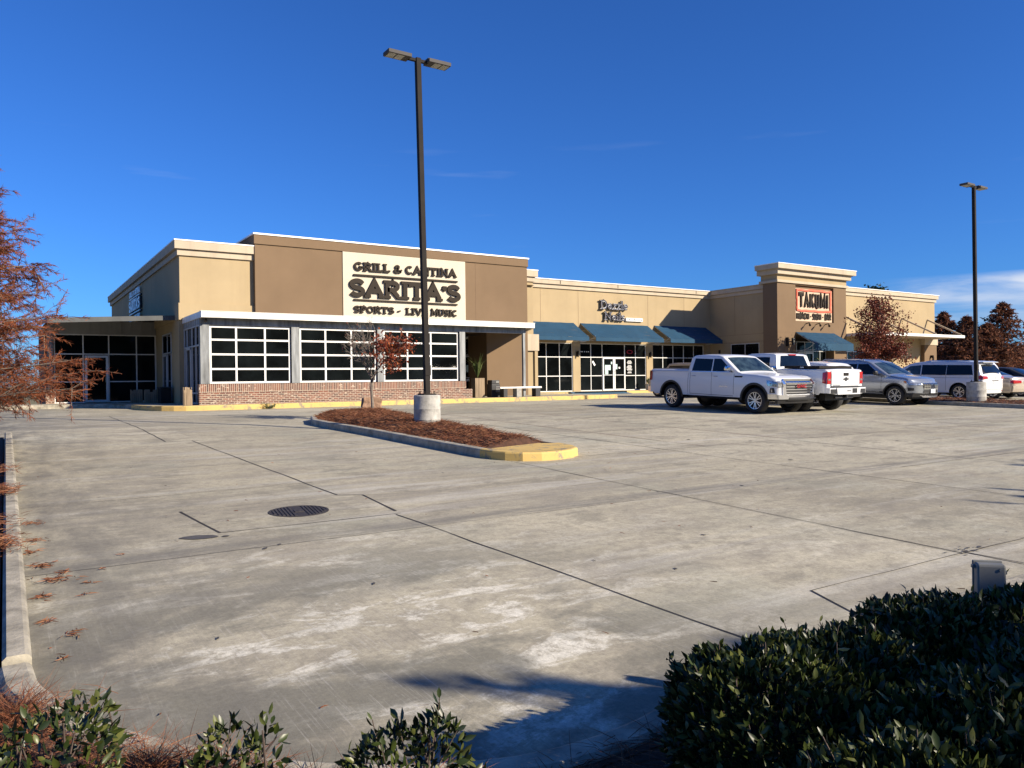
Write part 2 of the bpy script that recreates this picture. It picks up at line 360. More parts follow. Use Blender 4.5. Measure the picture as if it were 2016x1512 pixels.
        if not closed:
            for i in (0,n-1): s.quad(g(L[i],z0),g(Rr[i],z0),g(Rr[i],depth),g(L[i],depth))
    def build(s,name,mats,parent=None,smooth=False,bevel=0,label=None,cat=None,group=None,kind=None,loc=None,fix=True):
        me=bpy.data.meshes.new(name); me.from_pydata(s.v,[],s.f)
        for m in (mats if isinstance(mats,(list,tuple)) else [mats]): me.materials.append(MT[m] if isinstance(m,str) else m)
        if any(s.m): me.polygons.foreach_set('material_index',s.m)
        if smooth:
            me.polygons.foreach_set('use_smooth',[True]*len(me.polygons)); me.set_sharp_from_angle(angle=R(smooth if smooth>1 else 35))
        me.update(); o=bpy.data.objects.new(name,me); COL.objects.link(o)
        if parent is not None: o.parent=parent
        if loc is not None: o.location=loc
        if bevel:
            b=o.modifiers.new('bevel','BEVEL'); b.width=bevel; b.segments=2; b.limit_method='ANGLE'
        return props(o,label,cat,group,kind)
def npmesh(name,verts,faces,mat,parent=None,**kw):
    me=bpy.data.meshes.new(name); verts=np.asarray(verts,dtype=np.float32); faces=np.asarray(faces,dtype=np.int32)
    k=faces.shape[1]; me.vertices.add(len(verts)); me.vertices.foreach_set('co',verts.ravel())
    me.loops.add(faces.size); me.loops.foreach_set('vertex_index',faces.ravel())
    me.polygons.add(len(faces)); me.polygons.foreach_set('loop_start',np.arange(0,faces.size,k,dtype=np.int32)); me.polygons.foreach_set('loop_total',np.full(len(faces),k,dtype=np.int32))
    me.materials.append(MT[mat]); me.update(calc_edges=True); me.validate()
    o=bpy.data.objects.new(name,me); COL.objects.link(o)
    if parent is not None: o.parent=parent
    return props(o,**kw)
# ------------------------------------------------------------ ground
def sheet(name,poly_x,poly_y,mat,dz=0,step=1.0,kind='structure',zf=None):
    xs=np.arange(poly_x[0],poly_x[1]+1e-6,max(step,(poly_x[1]-poly_x[0])/80)); xs[-1]=poly_x[1]
    ys=sorted(set(list(np.arange(poly_y[0],poly_y[1],step))+[poly_y[1]]+[y for y in (3,8.4,16.6,20.4,30,38) if poly_y[0]<y<poly_y[1]]))
    V=[(x,y,(zf(x,y) if zf else gz(y))+dz) for y in ys for x in xs]; nx=len(xs)
    Fc=[(j*nx+i,j*nx+i+1,(j+1)*nx+i+1,(j+1)*nx+i) for j in range(len(ys)-1) for i in range(nx-1)]
    return npmesh(name,V,Fc,mat,kind=kind)
g=MB(); g.quad((-1500,-800,-.5),(1800,-800,-.5),(1800,2200,-.5),(-1500,2200,-.5)); g.build('ground','grass',kind='structure')
sheet('parking_lot',(-.04,92),(2.2,38.6),'lot')
sheet('entrance_drive',(-26,-.04),(19.25,37.5),'lot')
sheet('street',(92,200),(-20,60),'walk',-.05,step=4)
sheet('planting_bed',(-14,-.05),(-9,19.2),'soil',.05)
# front planting bed under the camera, edge hidden by the kerb
sheet('front_bed',(-.05,14),(-9,2.35),'soil',.08,step=.5)
bedpoly=[(-.05,2.3),(2.6,2.3),(2.57,2.42),(2.12,2.36),(1.58,2.4),(1.0,2.8),(.64,3.2),(.38,3.55),(.1,4.2),(-.05,4.4)]
b=MB(); b.quad(*[(x,y,gz(y)+.085) for x,y in bedpoly]); b.build('front_bed_corner','soil',kind='structure')
def kerb_strip(pts,w,h,name,mat,**kw):
    """kerb along pts (x,y): outer (road) side to the right of travel; rounded top edge"""
    b=MB(); P=[Vector(p) for p in pts]; n=len(P); prof=[(0,-.25),(0,h-.025),(.012,h-.007),(.03,h),(w-.02,h),(w,h-.02),(w,-.25)]
    rows=[]
    for i,p in enumerate(P):
        d=(P[min(i+1,n-1)]-P[max(i-1,0)]).normalized(); nn=Vector((-d.y,d.x))
        rows.append([ (p.x+nn.x*a,p.y+nn.y*a,gz(p.y)+c) for a,c in prof])
    for i in range(n-1):
        for k in range(len(prof)-1): b.quad(rows[i][k],rows[i+1][k],rows[i+1][k+1],rows[i][k+1])
    b.quad(*rows[0]); b.quad(*rows[-1][::-1])
    return b.build(name,mat,smooth=50,**kw)
def dens(pts,step=.4):
    out=[]
    for a,c in zip(pts,pts[1:]):
        a=Vector(a);c=Vector(c);k=max(1,int((c-a).length/step))
        out+= [tuple(a.lerp(c,i/k)) for i in range(k)]
    return out+[pts[-1]]
def smoothpts(pts,it=2):
    for _ in range(it):
        q=[pts[0]]
        for a,c in zip(pts,pts[1:]): q+= [tuple(Vector(a).lerp(Vector(c),.25)),tuple(Vector(a).lerp(Vector(c),.75))]
        pts=q+[pts[-1]]
    return pts
rng=random.Random(4)
# left kerb, straight (segments with joints) then round the corner in front
for y0,y1 in ((19.2,16.4),(16.38,13.4),(13.38,10.4),(10.38,7.72),(7.70,4.7)):
    kerb_strip(dens([(.095,y1),(.095,y0)]),.13,.15,'kerb','kerbg',kind='structure')
cv=smoothpts([(.095,4.68),(.12,4.3),(.38,3.66),(.64,3.30),(1.0,2.9),(1.58,2.52),(2.12,2.47),(2.6,2.58),(3.3,2.75),(5,2.7),(14,2.6)],2)
kerb_strip(cv[::-1],.15,.115,'kerb','kerbg',kind='structure')
# joints in the slabs
jb=MB(); jr=MB()
def joint(b,a,c,w=.012,wob=.012):
    pts=dens([a,c],.5); v=[]
    for i,p in enumerate(pts):
        d=(Vector(c)-Vector(a)).normalized(); nn=Vector((-d.y,d.x)); o=rng.uniform(-wob,wob) if 0<i<len(pts)-1 else 0
        ww=w*rng.uniform(.6,1.3)
        v.append(((p[0]+nn.x*(o-ww/2),p[1]+nn.y*(o-ww/2),gz(p[1])+.004),(p[0]+nn.x*(o+ww/2),p[1]+nn.y*(o+ww/2),gz(p[1])+.004)))
    for (l0,r0),(l1,r1) in zip(v,v[1:]): b.quad(l0,r0,r1,l1)
J=joint
J(jb,(2.72,27.4),(2.72,17.1),.02); J(jb,(3.22,17.0),(3.42,9.17),.018); J(jb,(3.42,9.17),(3.69,9.03),.022); J(jb,(3.69,9.03),(3.60,7.86),.03); J(jb,(3.52,7.68),(3.72,3.0),.014)
J(jb,(1.58,9.07),(1.71,7.76),.032,.004); J(jb,(1.71,7.76),(3.60,7.72),.012); J(jb,(1.58,9.07),(3.42,9.17),.006)
J(jb,(7.03,10.98),(7.0,3.48),.014); J(jb,(7.05,3.46),(7.07,2.7),.02); J(jb,(6.97,3.48),(13.8,3.44),.014); J(jb,(4.9,3.51),(6.97,3.49),.008); J(jb,(4.9,3.51),(4.68,3.0),.022)
J(jb,(.1,6.98),(12.0,6.9),.007); J(jb,(12,6.9),(30,6.8),.016); J(jb,(.1,10.2),(3.3,10.3),.008); J(jb,(7.1,10.7),(32,10.6),.016); J(jb,(3.3,10.3),(7.0,10.8),.006)
J(jb,(.1,17.05),(6.7,17.05),.012); J(jb,(-12,24.0),(8,24.0),.010); J(jb,(9,14.3),(31,14.3),.018); J(jb,(9.4,18.0),(40,18.0),.022); J(jb,(9.6,21.7),(44,21.7),.012); J(jb,(9.6,25.4),(60,25.4),.014); J(jb,(.6,13.6),(6.8,13.6),.006)
J(jb,(10.6,24),(10.5,10.0),.020); J(jb,(10.45,9.9),(10.7,2.7),.016); J(jb,(14.1,10.4),(14.1,2.7),.02); J(jb,(20.2,25),(20.0,3),.022); J(jb,(23.9,25),(23.9,3),.024); J(jb,(27.6,25),(27.6,3),.012)
J(jr,(11.5,24),(11.6,10.7),.022); J(jr,(14.2,25),(14.3,10.6),.022); J(jr,(16.7,25),(17.1,10.6),.022); J(jr,(21.25,10.5),(21.9,8.3),.028); J(jr,(20.9,10.5),(21.3,10.55),.02)
J(jb,(.6,35.6),(.6,30),.012); J(jb,(1.9,34.2),(2.2,30.5),.014)
jb.build('pavement_joint','joint',kind='structure'); jr.build('pavement_joint','jointr',kind='structure')
st=MB()
def blob(b,cx,cy,rx,ry,rot,n=22,jag=.12,dz=.006):
    pts=[]
    for k in range(n):
        a=2*math.pi*k/n; r=1+rng.uniform(-jag,jag); x,y=rx*r*math.cos(a),ry*r*math.sin(a)
        X=cx+x*math.cos(rot)-y*math.sin(rot); Y=cy+x*math.sin(rot)+y*math.cos(rot); pts.append((X,Y,gz(Y)+dz))
    b.quad(*pts)
blob(st,1.50,7.66,.17,.085,R(-20),jag=.06); blob(st,1.72,7.58,.03,.03,0)
for x,y,r_ in ((9.2,13.2,.05),(12.3,11.8,.06),(16.0,9.3,.05),(5.6,5.2,.03),(11.2,8.4,.05),(1.9,6.9,.035),(2.05,6.98,.03),(8.3,7.0,.035),(13.2,10.9,.05)): blob(st,x,y,r_,r_*.6,rng.uniform(0,3),10,.3)
for _ in range(26):
    x,y=rng.gauss(7.15,.16),rng.gauss(3.50,.05); blob(st,x,y,rng.uniform(.008,.03),rng.uniform(.004,.012),rng.uniform(-.4,.4),8,.4)
for _ in range(70):
    x,y=rng.uniform(.6,26),rng.uniform(4,20); blob(st,x,y,rng.uniform(.01,.035),rng.uniform(.006,.014),rng.uniform(0,3),8,.4)
st.build('oil_stain','stain',kind='structure')
# manhole cover
mh=empty('manhole_cover',(2.69,8.42,gz(8.42)),'round ribbed cast iron manhole cover set in the concrete slab','manhole cover')
b=MB(); b.lathe([(.325,-.02),(.325,.006),(.30,.007),(.297,.003),(.0,.003)],n=40); b.build('rim','steel',mh,smooth=30)
b=MB()
for i in range(-7,8):
    x=i*.038; h=math.sqrt(max(0,.285**2-x*x))
    if abs(i)<=1: continue
    b.obox((x,0,.005),(.0095,0,0),(0,h,0),(0,0,.004))
b.obox((0,0,.006),(.05,0,0),(0,.07,0),(0,0,.003)); b.build('ribs','steel',mh)
mh.rotation_euler=(math.atan(.028),0,R(-8))
# ------------------------------------------------------------ islands
mulch_rng=np.random.RandomState(3)
def island(name,poly,mound,label_unused,yellow_test):
    """raised kerbed island; poly is the outer outline (ccw)"""
    n=len(poly); P=[Vector(p) for p in poly]
    inn=[]
    for i in range(n):
        d=(P[(i+1)%n]-P[i-1]).normalized(); inn.append(P[i]+Vector((-d.y,d.x))*.16)
    for nm,mat,test in (('island_kerb','kerb',lambda p:not yellow_test(p)),('painted_kerb','ypaint',yellow_test)):
        b=MB()
        for i in range(n):
            j=(i+1)%n; mid=(P[i]+P[j])/2
            if not test(mid): continue
            rr=[]
            for k in (i,j):
                p,q=P[k],inn[k]; e=(q-p).normalized(); z=gz(p.y)
                rr.append([(p.x,p.y,z-.1),(p.x+e.x*.008,p.y+e.y*.008,z+.12),(p.x+e.x*.02,p.y+e.y*.02,z+.143),(p.x+e.x*.045,p.y+e.y*.045,z+.152),(q.x,q.y,z+.152),(q.x,q.y,z+.0)])
            for a in range(5): b.quad(rr[0][a],rr[1][a],rr[1][a+1],rr[0][a+1])
        if b.v: b.build(nm,mat,kind='structure',smooth=50)
    return inn
left=[(6.6,19.5),(6.62,18.4),(6.72,17.2),(6.78,16.1),(6.8,14.8),(6.81,13.7),(6.83,12.6),(6.85,11.9),(6.86,11.5),(6.90,11.15),(7.0,10.9),(7.2,10.66),(7.5,10.53),(7.85,10.5),(8.2,10.6),(8.5,10.82),(8.66,11.15),(8.7,11.6),(8.7,12.4),(8.85,14),(9.1,16),(9.35,18),(9.5,20),(9.35,21.2),(8.9,21.9),(8.2,22.0),(7.6,21.6),(7.0,20.8)]
right=[(31.35,19.5),(31.3,17),(31.35,15),(31.5,12.5),(31.8,10.6),(32.3,10),(33,9.9),(33.6,10.3),(33.9,11.2),(34,13),(34.1,16),(34.1,19.5),(33.8,21),(33,21.6),(32,21.4),(31.5,20.6)]
yt=lambda p:(p.y<11.6) or (p.y>21.0)
innL=island('island',left,None,None,yt); innR=island('island',right,None,None,lambda p:False)
def inside(poly,x,y):
    c=False; n=len(poly); j=n-1
    for i in range(n):
        xi,yi=poly[i][0],poly[i][1]; xj,yj=poly[j][0],poly[j][1]
        if (yi>y)!=(yj>y) and x<(xj-xi)*(y-yi)/(yj-yi)+xi: c=not c
        j=i
    return c
def edge_dist(poly,x,y):
    m=9
    for i in range(len(poly)):
        a=Vector(poly[i][:2]);b_=Vector(poly[(i+1)%len(poly)][:2]);p=Vector((x,y)); t=max(0,min(1,(p-a).dot(b_-a)/max(1e-9,(b_-a).length_squared)))
        m=min(m,(p-a-(b_-a)*t).length)
    return m
def mound_z(inn,x,y,h,lump):
    e=edge_dist(inn,x,y); return gz(y)+.125+h*min(1,e/.45)*(.75+.5*mnoise.noise(Vector((x*1.3,y*1.1,lump))))+.035*mnoise.noise(Vector((x*6,y*6,lump)))*min(1,e/.15)
def slivers(name,P,D,Lg,W,mat,**kw):
    """thin curved needles: P base (n,3), D dir (n,3), Lg length, W width"""
    P=np.asarray(P);D=np.asarray(D);n=len(P); D=D/np.linalg.norm(D,axis=1,keepdims=True)
    rs=np.random.RandomState(len(P)); side=np.cross(D,rs.normal(size=(n,3))); side/=np.linalg.norm(side,axis=1,keepdims=True)+1e-9
    Lg=np.asarray(Lg)[:,None]*np.ones((n,1)); W=np.asarray(W)*np.ones((n,1)) if np.ndim(W)==0 else np.asarray(W)[:,None]
    bend=np.cross(side,D)*Lg*rs.uniform(-.22,.22,(n,1)); bend[:,2]-=.06*Lg[:,0]
    a=P-side*W/2;b_=P+side*W/2;m1=P+D*Lg*.5+side*W*.5;m0=P+D*Lg*.5-side*W*.5;t=P+D*Lg+bend
    V=np.stack([a,b_,m1,m0,t],1).reshape(-1,3); i=np.arange(n)*5
    Fc=np.concatenate([np.stack([i,i+1,i+2],1),np.stack([i,i+2,i+3],1),np.stack([i+3,i+2,i+4],1)])
    return npmesh(name,V,Fc,mat,**kw)
def mulch(inn,h,lump,n,name,skip=lambda x,y:False,len_=(.08,.2),w=.005):
    inn=[tuple(p) for p in inn]; xs=[p[0] for p in inn]; ys=[p[1] for p in inn]
    X=np.arange(min(xs),max(xs)+.1,.1); Y=np.arange(min(ys),max(ys)+.1,.1)
    idx={};V=[];Fc=[]
    for j,y in enumerate(Y):
        for i,x in enumerate(X): idx[i,j]=len(V); V.append((x,y,(mound_z(inn,x,y,h,lump) if inside(inn,x,y) and not skip(x,y) else gz(y)+.10)))
    for j in range(len(Y)-1):
        for i in range(len(X)-1):
            if inside(inn,X[i]+.05,Y[j]+.05): Fc.append((idx[i,j],idx[i+1,j],idx[i+1,j+1],idx[i,j+1]))
    npmesh(name+'_bed',V,Fc,'soil',kind='structure')
    P=[];D=[]; r=mulch_rng
    while len(P)<n:
        x=r.uniform(min(xs),max(xs)); y=r.uniform(min(ys),max(ys))
        if not inside(inn,x,y) or skip(x,y): continue
        z=mound_z(inn,x,y,h,lump); a=r.uniform(0,6.28); P.append((x,y,z+r.uniform(-.01,.03))); D.append((math.cos(a),math.sin(a),r.uniform(-.15,.55)))
    slivers(name,P,D,r.uniform(*len_,n),w,'straw',kind='stuff')
mulch(innL,.17,3.1,26000,'pine_straw',skip=lambda x,y:y<11.55+.25*(x-7),w=.006)
mulch(innR,.10,7.7,6000,'pine_straw',w=.012)
# solid painted nose of the left island
b=MB(); nose=[p for p in innL if p.y<11.75]; 
nose=[(p.x,p.y,gz(p.y)+.1505) for p in nose]; nose=nose+[(8.3,11.75,gz(11.75)+.1505),(7.0,11.45,gz(11.45)+.1505)] 
b.quad(*nose); b.build('painted_island_nose','ypaint',kind='structure')
# ------------------------------------------------------------ stroke lettering
def arc(cx,cy,rx,ry,a0,a1,n=14):
    return [(cx+rx*math.cos(R(a0+(a1-a0)*i/n)),cy+ry*math.sin(R(a0+(a1-a0)*i/n))) for i in range(n+1)]
# glyph: width, strokes, slab serif centres (x,y,halfwidth)
G={
'A':(.95,[[(.12,0),(.475,1),(.83,0)],[(.27,.34),(.68,.34)]],[(.12,0,.14),(.83,0,.14)]),
'B':(.75,[[(.15,0),(.15,1)],[(.15,1),(.4,1)]+arc(.4,.76,.24,.24,90,-90)+[(.15,.52)],[(.4,.52)]+arc(.42,.26,.27,.26,90,-90)+[(.15,0)]],[(.12,0,.12),(.12,1,.12)]),
'C':(.85,[arc(.46,.5,.34,.5,48,312,20)],[(.72,.80,.0),]),
'E':(.7,[[(.62,1),(.15,1),(.15,0),(.64,0)],[(.15,.52),(.5,.52)]],[(.12,0,.1),(.12,1,.1)]),
'G':(.92,[arc(.46,.5,.34,.5,48,350,22)+[(.80,.42),(.52,.42)]],[]),
'H':(.85,[[(.15,0),(.15,1)],[(.7,0),(.7,1)],[(.15,.5),(.7,.5)]],[(.15,0,.13),(.15,1,.13),(.7,0,.13),(.7,1,.13)]),
'I':(.42,[[(.21,0),(.21,1)]],[(.21,0,.18),(.21,1,.18)]),
'K':(.85,[[(.15,0),(.15,1)],[(.72,1),(.17,.45)],[(.32,.58),(.74,0)]],[(.15,0,.13),(.15,1,.13)]),
'L':(.68,[[(.18,1),(.18,0),(.60,0)],[(.60,0),(.60,.22)]],[(.18,1,.16),(.1,0,.08)]),
'M':(1.1,[[(.15,0),(.2,1),(.55,.2),(.9,1),(.95,0)]],[(.15,0,.13),(.95,0,.13),(.16,1,.1),(.94,1,.1)]),
'N':(.95,[[(.17,0),(.17,1),(.75,0),(.75,1)]],[(.17,0,.14),(.13,1,.11),(.75,1,.14)]),
'O':(.9,[arc(.45,.5,.34,.5,90,450,24)],[]),
'P':(.75,[[(.17,0),(.17,1),(.42,1)]+arc(.42,.74,.25,.26,90,-90)+[(.17,.48)]],[(.17,0,.16),(.12,1,.12)]),
'R':(.88,[[(.17,0),(.17,1),(.44,1)]+arc(.44,.74,.25,.26,90,-90)+[(.17,.48)],[(.42,.48),(.72,0)]],[(.17,0,.15),(.12,1,.12),(.78,0,.1)]),
'S':(.78,[[(.67,.80)]+arc(.39,.76,.26,.24,20,262,14)+arc(.39,.25,.28,.25,85,-160,16)],[]),
'T':(.82,[[(.41,0),(.41,1)],[(.08,.80),(.08,1),(.74,1),(.74,.80)]],[(.41,0,.16)]),
'U':(.88,[[(.17,1),(.17,.34)]+arc(.44,.34,.27,.34,180,360,14)+[(.71,1)]],[(.17,1,.14),(.71,1,.14)]),
'V':(.9,[[(.12,1),(.45,0),(.78,1)]],[(.12,1,.13),(.78,1,.13)]),
"'":(.28,[[(.16,1),(.16,.86),(.08,.68)]],[]),
'-':(.45,[[(.1,.38),(.34,.52)]],[]),
'.':(.5,[[(.2,.48),(.3,.48)]],[]),
'&':(.95,[[(.86,.42),(.62,.0+.06)]+arc(.36,.24,.27,.24,-30,-240,12)+[(.52,.64)]+arc(.38,.80,.17,.19,-20,200,12)+[(.78,.0)]],[]),
'D':(.88,[[(.17,0),(.17,1),(.38,1)]+arc(.38,.5,.36,.5,90,-90,16)+[(.17,0)]],[(.1,0,.1),(.1,1,.1)]),
'a':(.56,[arc(.27,.22,.17,.20,60,300,14),[(.08,.55),(.2,.64),(.34,.62),(.42,.5),(.42,.05),(.5,0)]],[]),
'z':(.5,[[(.08,.62),(.42,.62),(.08,0),(.44,0)]],[]),
'l':(.3,[[(.15,1.02),(.15,0)]],[(.15,0,.1),(.1,1.02,.06)]),
'e':(.54,[[(.08,.34),(.44,.34)]+arc(.27,.32,.18,.31,5,320,16)],[]),
'i':(.3,[[(.15,.62),(.15,0)],[(.15,.82),(.15,.92)]],[(.15,0,.1)]),
's':(.46,[arc(.22,.46,.14,.16,20,262,10)+arc(.22,.16,.15,.16,85,-160,10)],[]),
'n':(.55,[[(.12,0),(.12,.62)],[(.12,.45)]+arc(.28,.45,.15,.18,140,0,8)+[(.43,0)]],[]),
'p':(.55,[[(.12,-.3),(.12,.62)],arc(.28,.32,.17,.28,140,-140,12)],[]),
'0':(.7,[arc(.35,.5,.25,.5,90,450,20)],[]),'1':(.4,[[(.1,.8),(.22,1),(.22,0)]],[]),'7':(.6,[[(.08,1),(.5,1),(.22,0)]],[]),'4':(.65,[[(.45,0),(.45,1),(.05,.3),(.6,.3)]],[]),
' ':(.45,[],[]),
}
def lettering(b,text,u0,u1,v0,v1,mapf,stroke,depth,serif=False,z0=0,track=0,slant=0):
    """fit text into the box u0..u1, v0..v1 (metres along the wall)"""
    H=v1-v0; W=sum(G[c][0]+track for c in text)-track; k=(u1-u0)/W; x=u0; e=0
    for c in text:
        wd,strokes,ser=G[c]
        for s in strokes:
            e+=1; pts=[(x+(p[0]+slant*p[1])*k, v0+stroke/2+p[1]*(H-stroke)) for p in s]
            cl=len(pts)>12 and (Vector(pts[0])-Vector(pts[-1])).length<1e-3
            if cl: pts=pts[:-1]
            b.ribbon(pts,stroke,mapf,depth+(e%5)*.0009,closed=cl,z0=z0)
        if serif:
            for sx_,sy,hw in ser:
                if hw<=0: continue
                e+=1; v=v0+stroke*.32+sy*(H-stroke*.64)
                b.ribbon([(x+(sx_-hw-.02)*k,v),(x+(sx_+hw+.02)*k,v)],stroke*.62,mapf,depth+.004+(e%5)*.0009,z0=z0)
        x+=(wd+track)*k
def wallmap(Y): return lambda u,v,d:(u,Y-d,v)
# ------------------------------------------------------------ wall helpers
def wall_y(b,X0,X1,Z0,Z1,Y,holes=(),depth=.12):
    """wall sheet facing -Y with openings (x0,x1,z0,z1) and reveals"""
    xs=sorted({X0,X1,*[v for h in holes for v in h[:2]]}); zs=sorted({Z0,Z1,*[v for h in holes for v in h[2:]]})
    for x0,x1 in zip(xs,xs[1:]):
        for z0,z1 in zip(zs,zs[1:]):
            cx,cz=(x0+x1)/2,(z0+z1)/2
            if any(h[0]<cx<h[1] and h[2]<cz<h[3] for h in holes): continue
            b.quad((x0,Y,z0),(x1,Y,z0),(x1,Y,z1),(x0,Y,z1))
    for x0,x1,z0,z1 in holes:
        d=Y+depth
        b.quad((x0,Y,z0),(x0,Y,z1),(x0,d,z1),(x0,d,z0)); b.quad((x1,Y,z0),(x1,d,z0),(x1,d,z1),(x1,Y,z1)); b.quad((x0,Y,z1),(x1,Y,z1),(x1,d,z1),(x0,d,z1)); b.quad((x0,Y,z0),(x0,d,z0),(x1,d,z0),(x1,Y,z0))
def frame_y(b,xs,zs,Y,w=.05,d=.05):
    """frame bars facing -Y : front face at Y"""
    X0,X1=xs[0],xs[-1]
    for i,z in enumerate(zs):
        a,c=(z,z+w) if i==0 else ((z-w,z) if i==len(zs)-1 else (z-w/2,z+w/2))
        b.box(X0,X1,Y,Y+d,a,c)
    for i,x in enumerate(xs):
        a,c=(x,x+w) if i==0 else ((x-w,x) if i==len(xs)-1 else (x-w/2,x+w/2))
        b.box(a,c,Y-.003,Y+d-.003,zs[0]+.001,zs[-1]-.001)
def frame_x(b,ys,zs,X,w=.05,d=.05):
    Y0,Y1=ys[0],ys[-1]
    for i,z in enumerate(zs):
        a,c=(z,z+w) if i==0 else ((z-w,z) if i==len(zs)-1 else (z-w/2,z+w/2))
        b.box(X,X+d,Y0,Y1,a,c)
    for i,y in enumerate(ys):
        a,c=(y,y+w) if i==0 else ((y-w,y) if i==len(ys)-1 else (y-w/2,y+w/2))
        b.box(X-.003,X+d-.003,a,c,zs[0]+.001,zs[-1]-.001)
def part(name,mat,root,fn,off=None,**kw):
    b=MB(); b.off=Vector(root.location) if root is not None and off is None else Vector(off or (0,0,0)); fn(b)
    return b.build(name,mat,root,**kw)
def subpart(name,mat,par,root,fn,**kw):
    b=MB(); b.off=Vector(root.location); fn(b); return b.build(name,mat,par,**kw)
def window(root,name,xs,zs,Y,frame='frame',gy=.03,w=.05,panes=True):
    fr=part(name,frame,root,lambda b:frame_y(b,xs,zs,Y,w),bevel=.004)
    subpart('pane','glass',fr,root,lambda b:b.box(xs[0]+.01,xs[-1]-.01,Y+gy,Y+gy+.012,zs[0]+.01,zs[-1]-.01))
    return fr
def cornice(b,X0,X1,Y,steps,ret=None,side=None):
    """steps: (proj,z0,z1) boxes along a -Y facing wall; extends back `ret` m"""
    for k,(p,z0,z1) in enumerate(steps):
        l=X0-(p if side in('L','B') else 0); r_=X1+(p if side in('R','B') else 0)
        b.box(l,r_,Y-p,Y+(ret or .3)-k*.01,z0,z1)
FL=.74
# ================================================================= restaurant
RB=empty('restaurant_building',(12,34,.6),'tan and cream restaurant building with three glazed roll-up doors above a low brick wall','building')
P=lambda n,m,f,**k: part(n,m,RB,f,**k)
# main body: yellow block with side wall
def f(b):
    wall_y(b,5.9,8.9,3.9,6.72,33.3); b.quad((5.9,33.3,.5),(5.9,33.3,6.72),(5.9,57,6.72),(5.9,57,.5))
    b.quad((5.9,57,.5),(5.9,57,6.72),(23.4,57,6.72),(23.4,57,.5)); b.quad((23.4,33.5,.5),(23.4,57,.5),(23.4,57,6.72),(23.4,33.5,6.72))
    b.quad((21.2,33.5,.5),(23.4,33.5,.5),(23.4,33.5,6.72),(21.2,33.5,6.72)); b.quad((5.9,33.3,6.5),(23.4,33.3,6.5),(23.4,57,6.5),(5.9,57,6.5))
P('wall','yellow',f)
P('wall','yellow',lambda b:(b.box(5.84,8.84,33.22,33.29,4.1,4.78),b.box(5.83,5.9,33.3,46,4.1,4.78)))
P('pilaster','yellow',lambda b:(b.box(5.86,6.2,33.31,34.9,.7,4.15),b.box(23.41,23.6,33.40,33.9,.6,3.05)))
P('pilaster','trim',lambda b:(b.box(22.9,23.66,33.36,33.498,3.05,3.92)))
def f(b):
    for k,(p,z0,z1) in enumerate([(.09,6.70,6.92),(.20,6.95,7.27)]):
        b.box(5.9-p,8.84,33.3-p,33.8-k*.01,z0,z1); b.box(5.9-p,6.2-k*.01,33.8-k*.01,57+p,z0,z1)
        b.box(21.5,23.4+p,33.5-p,33.9,z0,z1)
    b.box(5.83,8.84,33.24,33.75,6.92,6.95); b.box(5.83,6.15,33.75,57,6.92,6.95); b.box(21.5,23.45,33.45,33.85,6.92,6.95)
P('cornice','trim',f)
P('coping','cap',lambda b:(b.box(5.68,8.84,33.08,33.8,7.272,7.32),b.box(5.68,6.2,33.8,57.2,7.272,7.32),b.box(21.5,23.62,33.28,33.9,7.272,7.32)))
# sign block
def f(b):
    b.box(8.83,22.72,33.05,38.5,3.95,7.38)
P('sign_block','brown',f)
P('parapet_band','brown',lambda b:b.box(8.79,22.76,32.99,38.54,7.38,7.77))
P('coping','cap',lambda b:b.box(8.75,22.80,32.95,38.58,7.772,7.84))
def f(b):
    wall_y(b,20.22,22.72,.5,3.95,33.05); b.quad((20.22,33.05,.5),(20.22,33.05,3.95),(20.22,35.1,3.95),(20.22,35.1,.5))
P('entry_wall','brown',f)
P('wall','dkbrown',lambda b:(b.quad((17.4,34.97,3.72),(21.4,34.97,3.72),(21.4,34.97,4.2),(17.4,34.97,4.2)),b.box(17.4,22.7,33.0,35.2,4.1,4.2),b.box(17.42,17.5,33.5,35.1,.72,4.1)))
# canopy
P('canopy','fascia',lambda b:b.box(5.98,20.82,29.68,29.76,3.94,4.17),bevel=.008)
P('canopy_side','fascia',lambda b:(b.box(5.98,6.06,29.762,33.28,3.94,4.17),b.obox((21.62,31.39,4.055),(.812,1.635,0),(.036,-.018,0),(0,0,.114))))
def f(b):
    q=[(6.07,29.77),(20.78,29.77),(22.40,33.04),(6.07,33.04)]; b.quad(*[(x,y,4.02) for x,y in q]); b.quad(*[(x,y,4.15) for x,y in q[::-1]])
    for (x0,y0),(x1,y1) in zip(q,q[1:]+q[:1]): b.quad((x0,y0,4.02),(x1,y1,4.02),(x1,y1,4.15),(x0,y0,4.15))
P('canopy_soffit','galvp',f)
P('header_beam','galv',lambda b:(b.box(6.0,20.6,30.12,30.26,3.70,4.018),))
P('drip_edge','cap',lambda b:b.box(5.96,20.84,29.66,29.9,4.172,4.186))
for x0,x1 in ((6.02,6.34),(9.42,9.74),(13.05,13.33),(17.0,17.28)):
    P('post','galv',lambda b:b.box(x0,x1,30.10,30.30,1.50,3.70))
P('entry_post','galv',lambda b:(b.box(20.40,20.52,30.06,30.18,.74,3.72),b.box(20.36,20.56,30.02,30.22,.74,.76)))
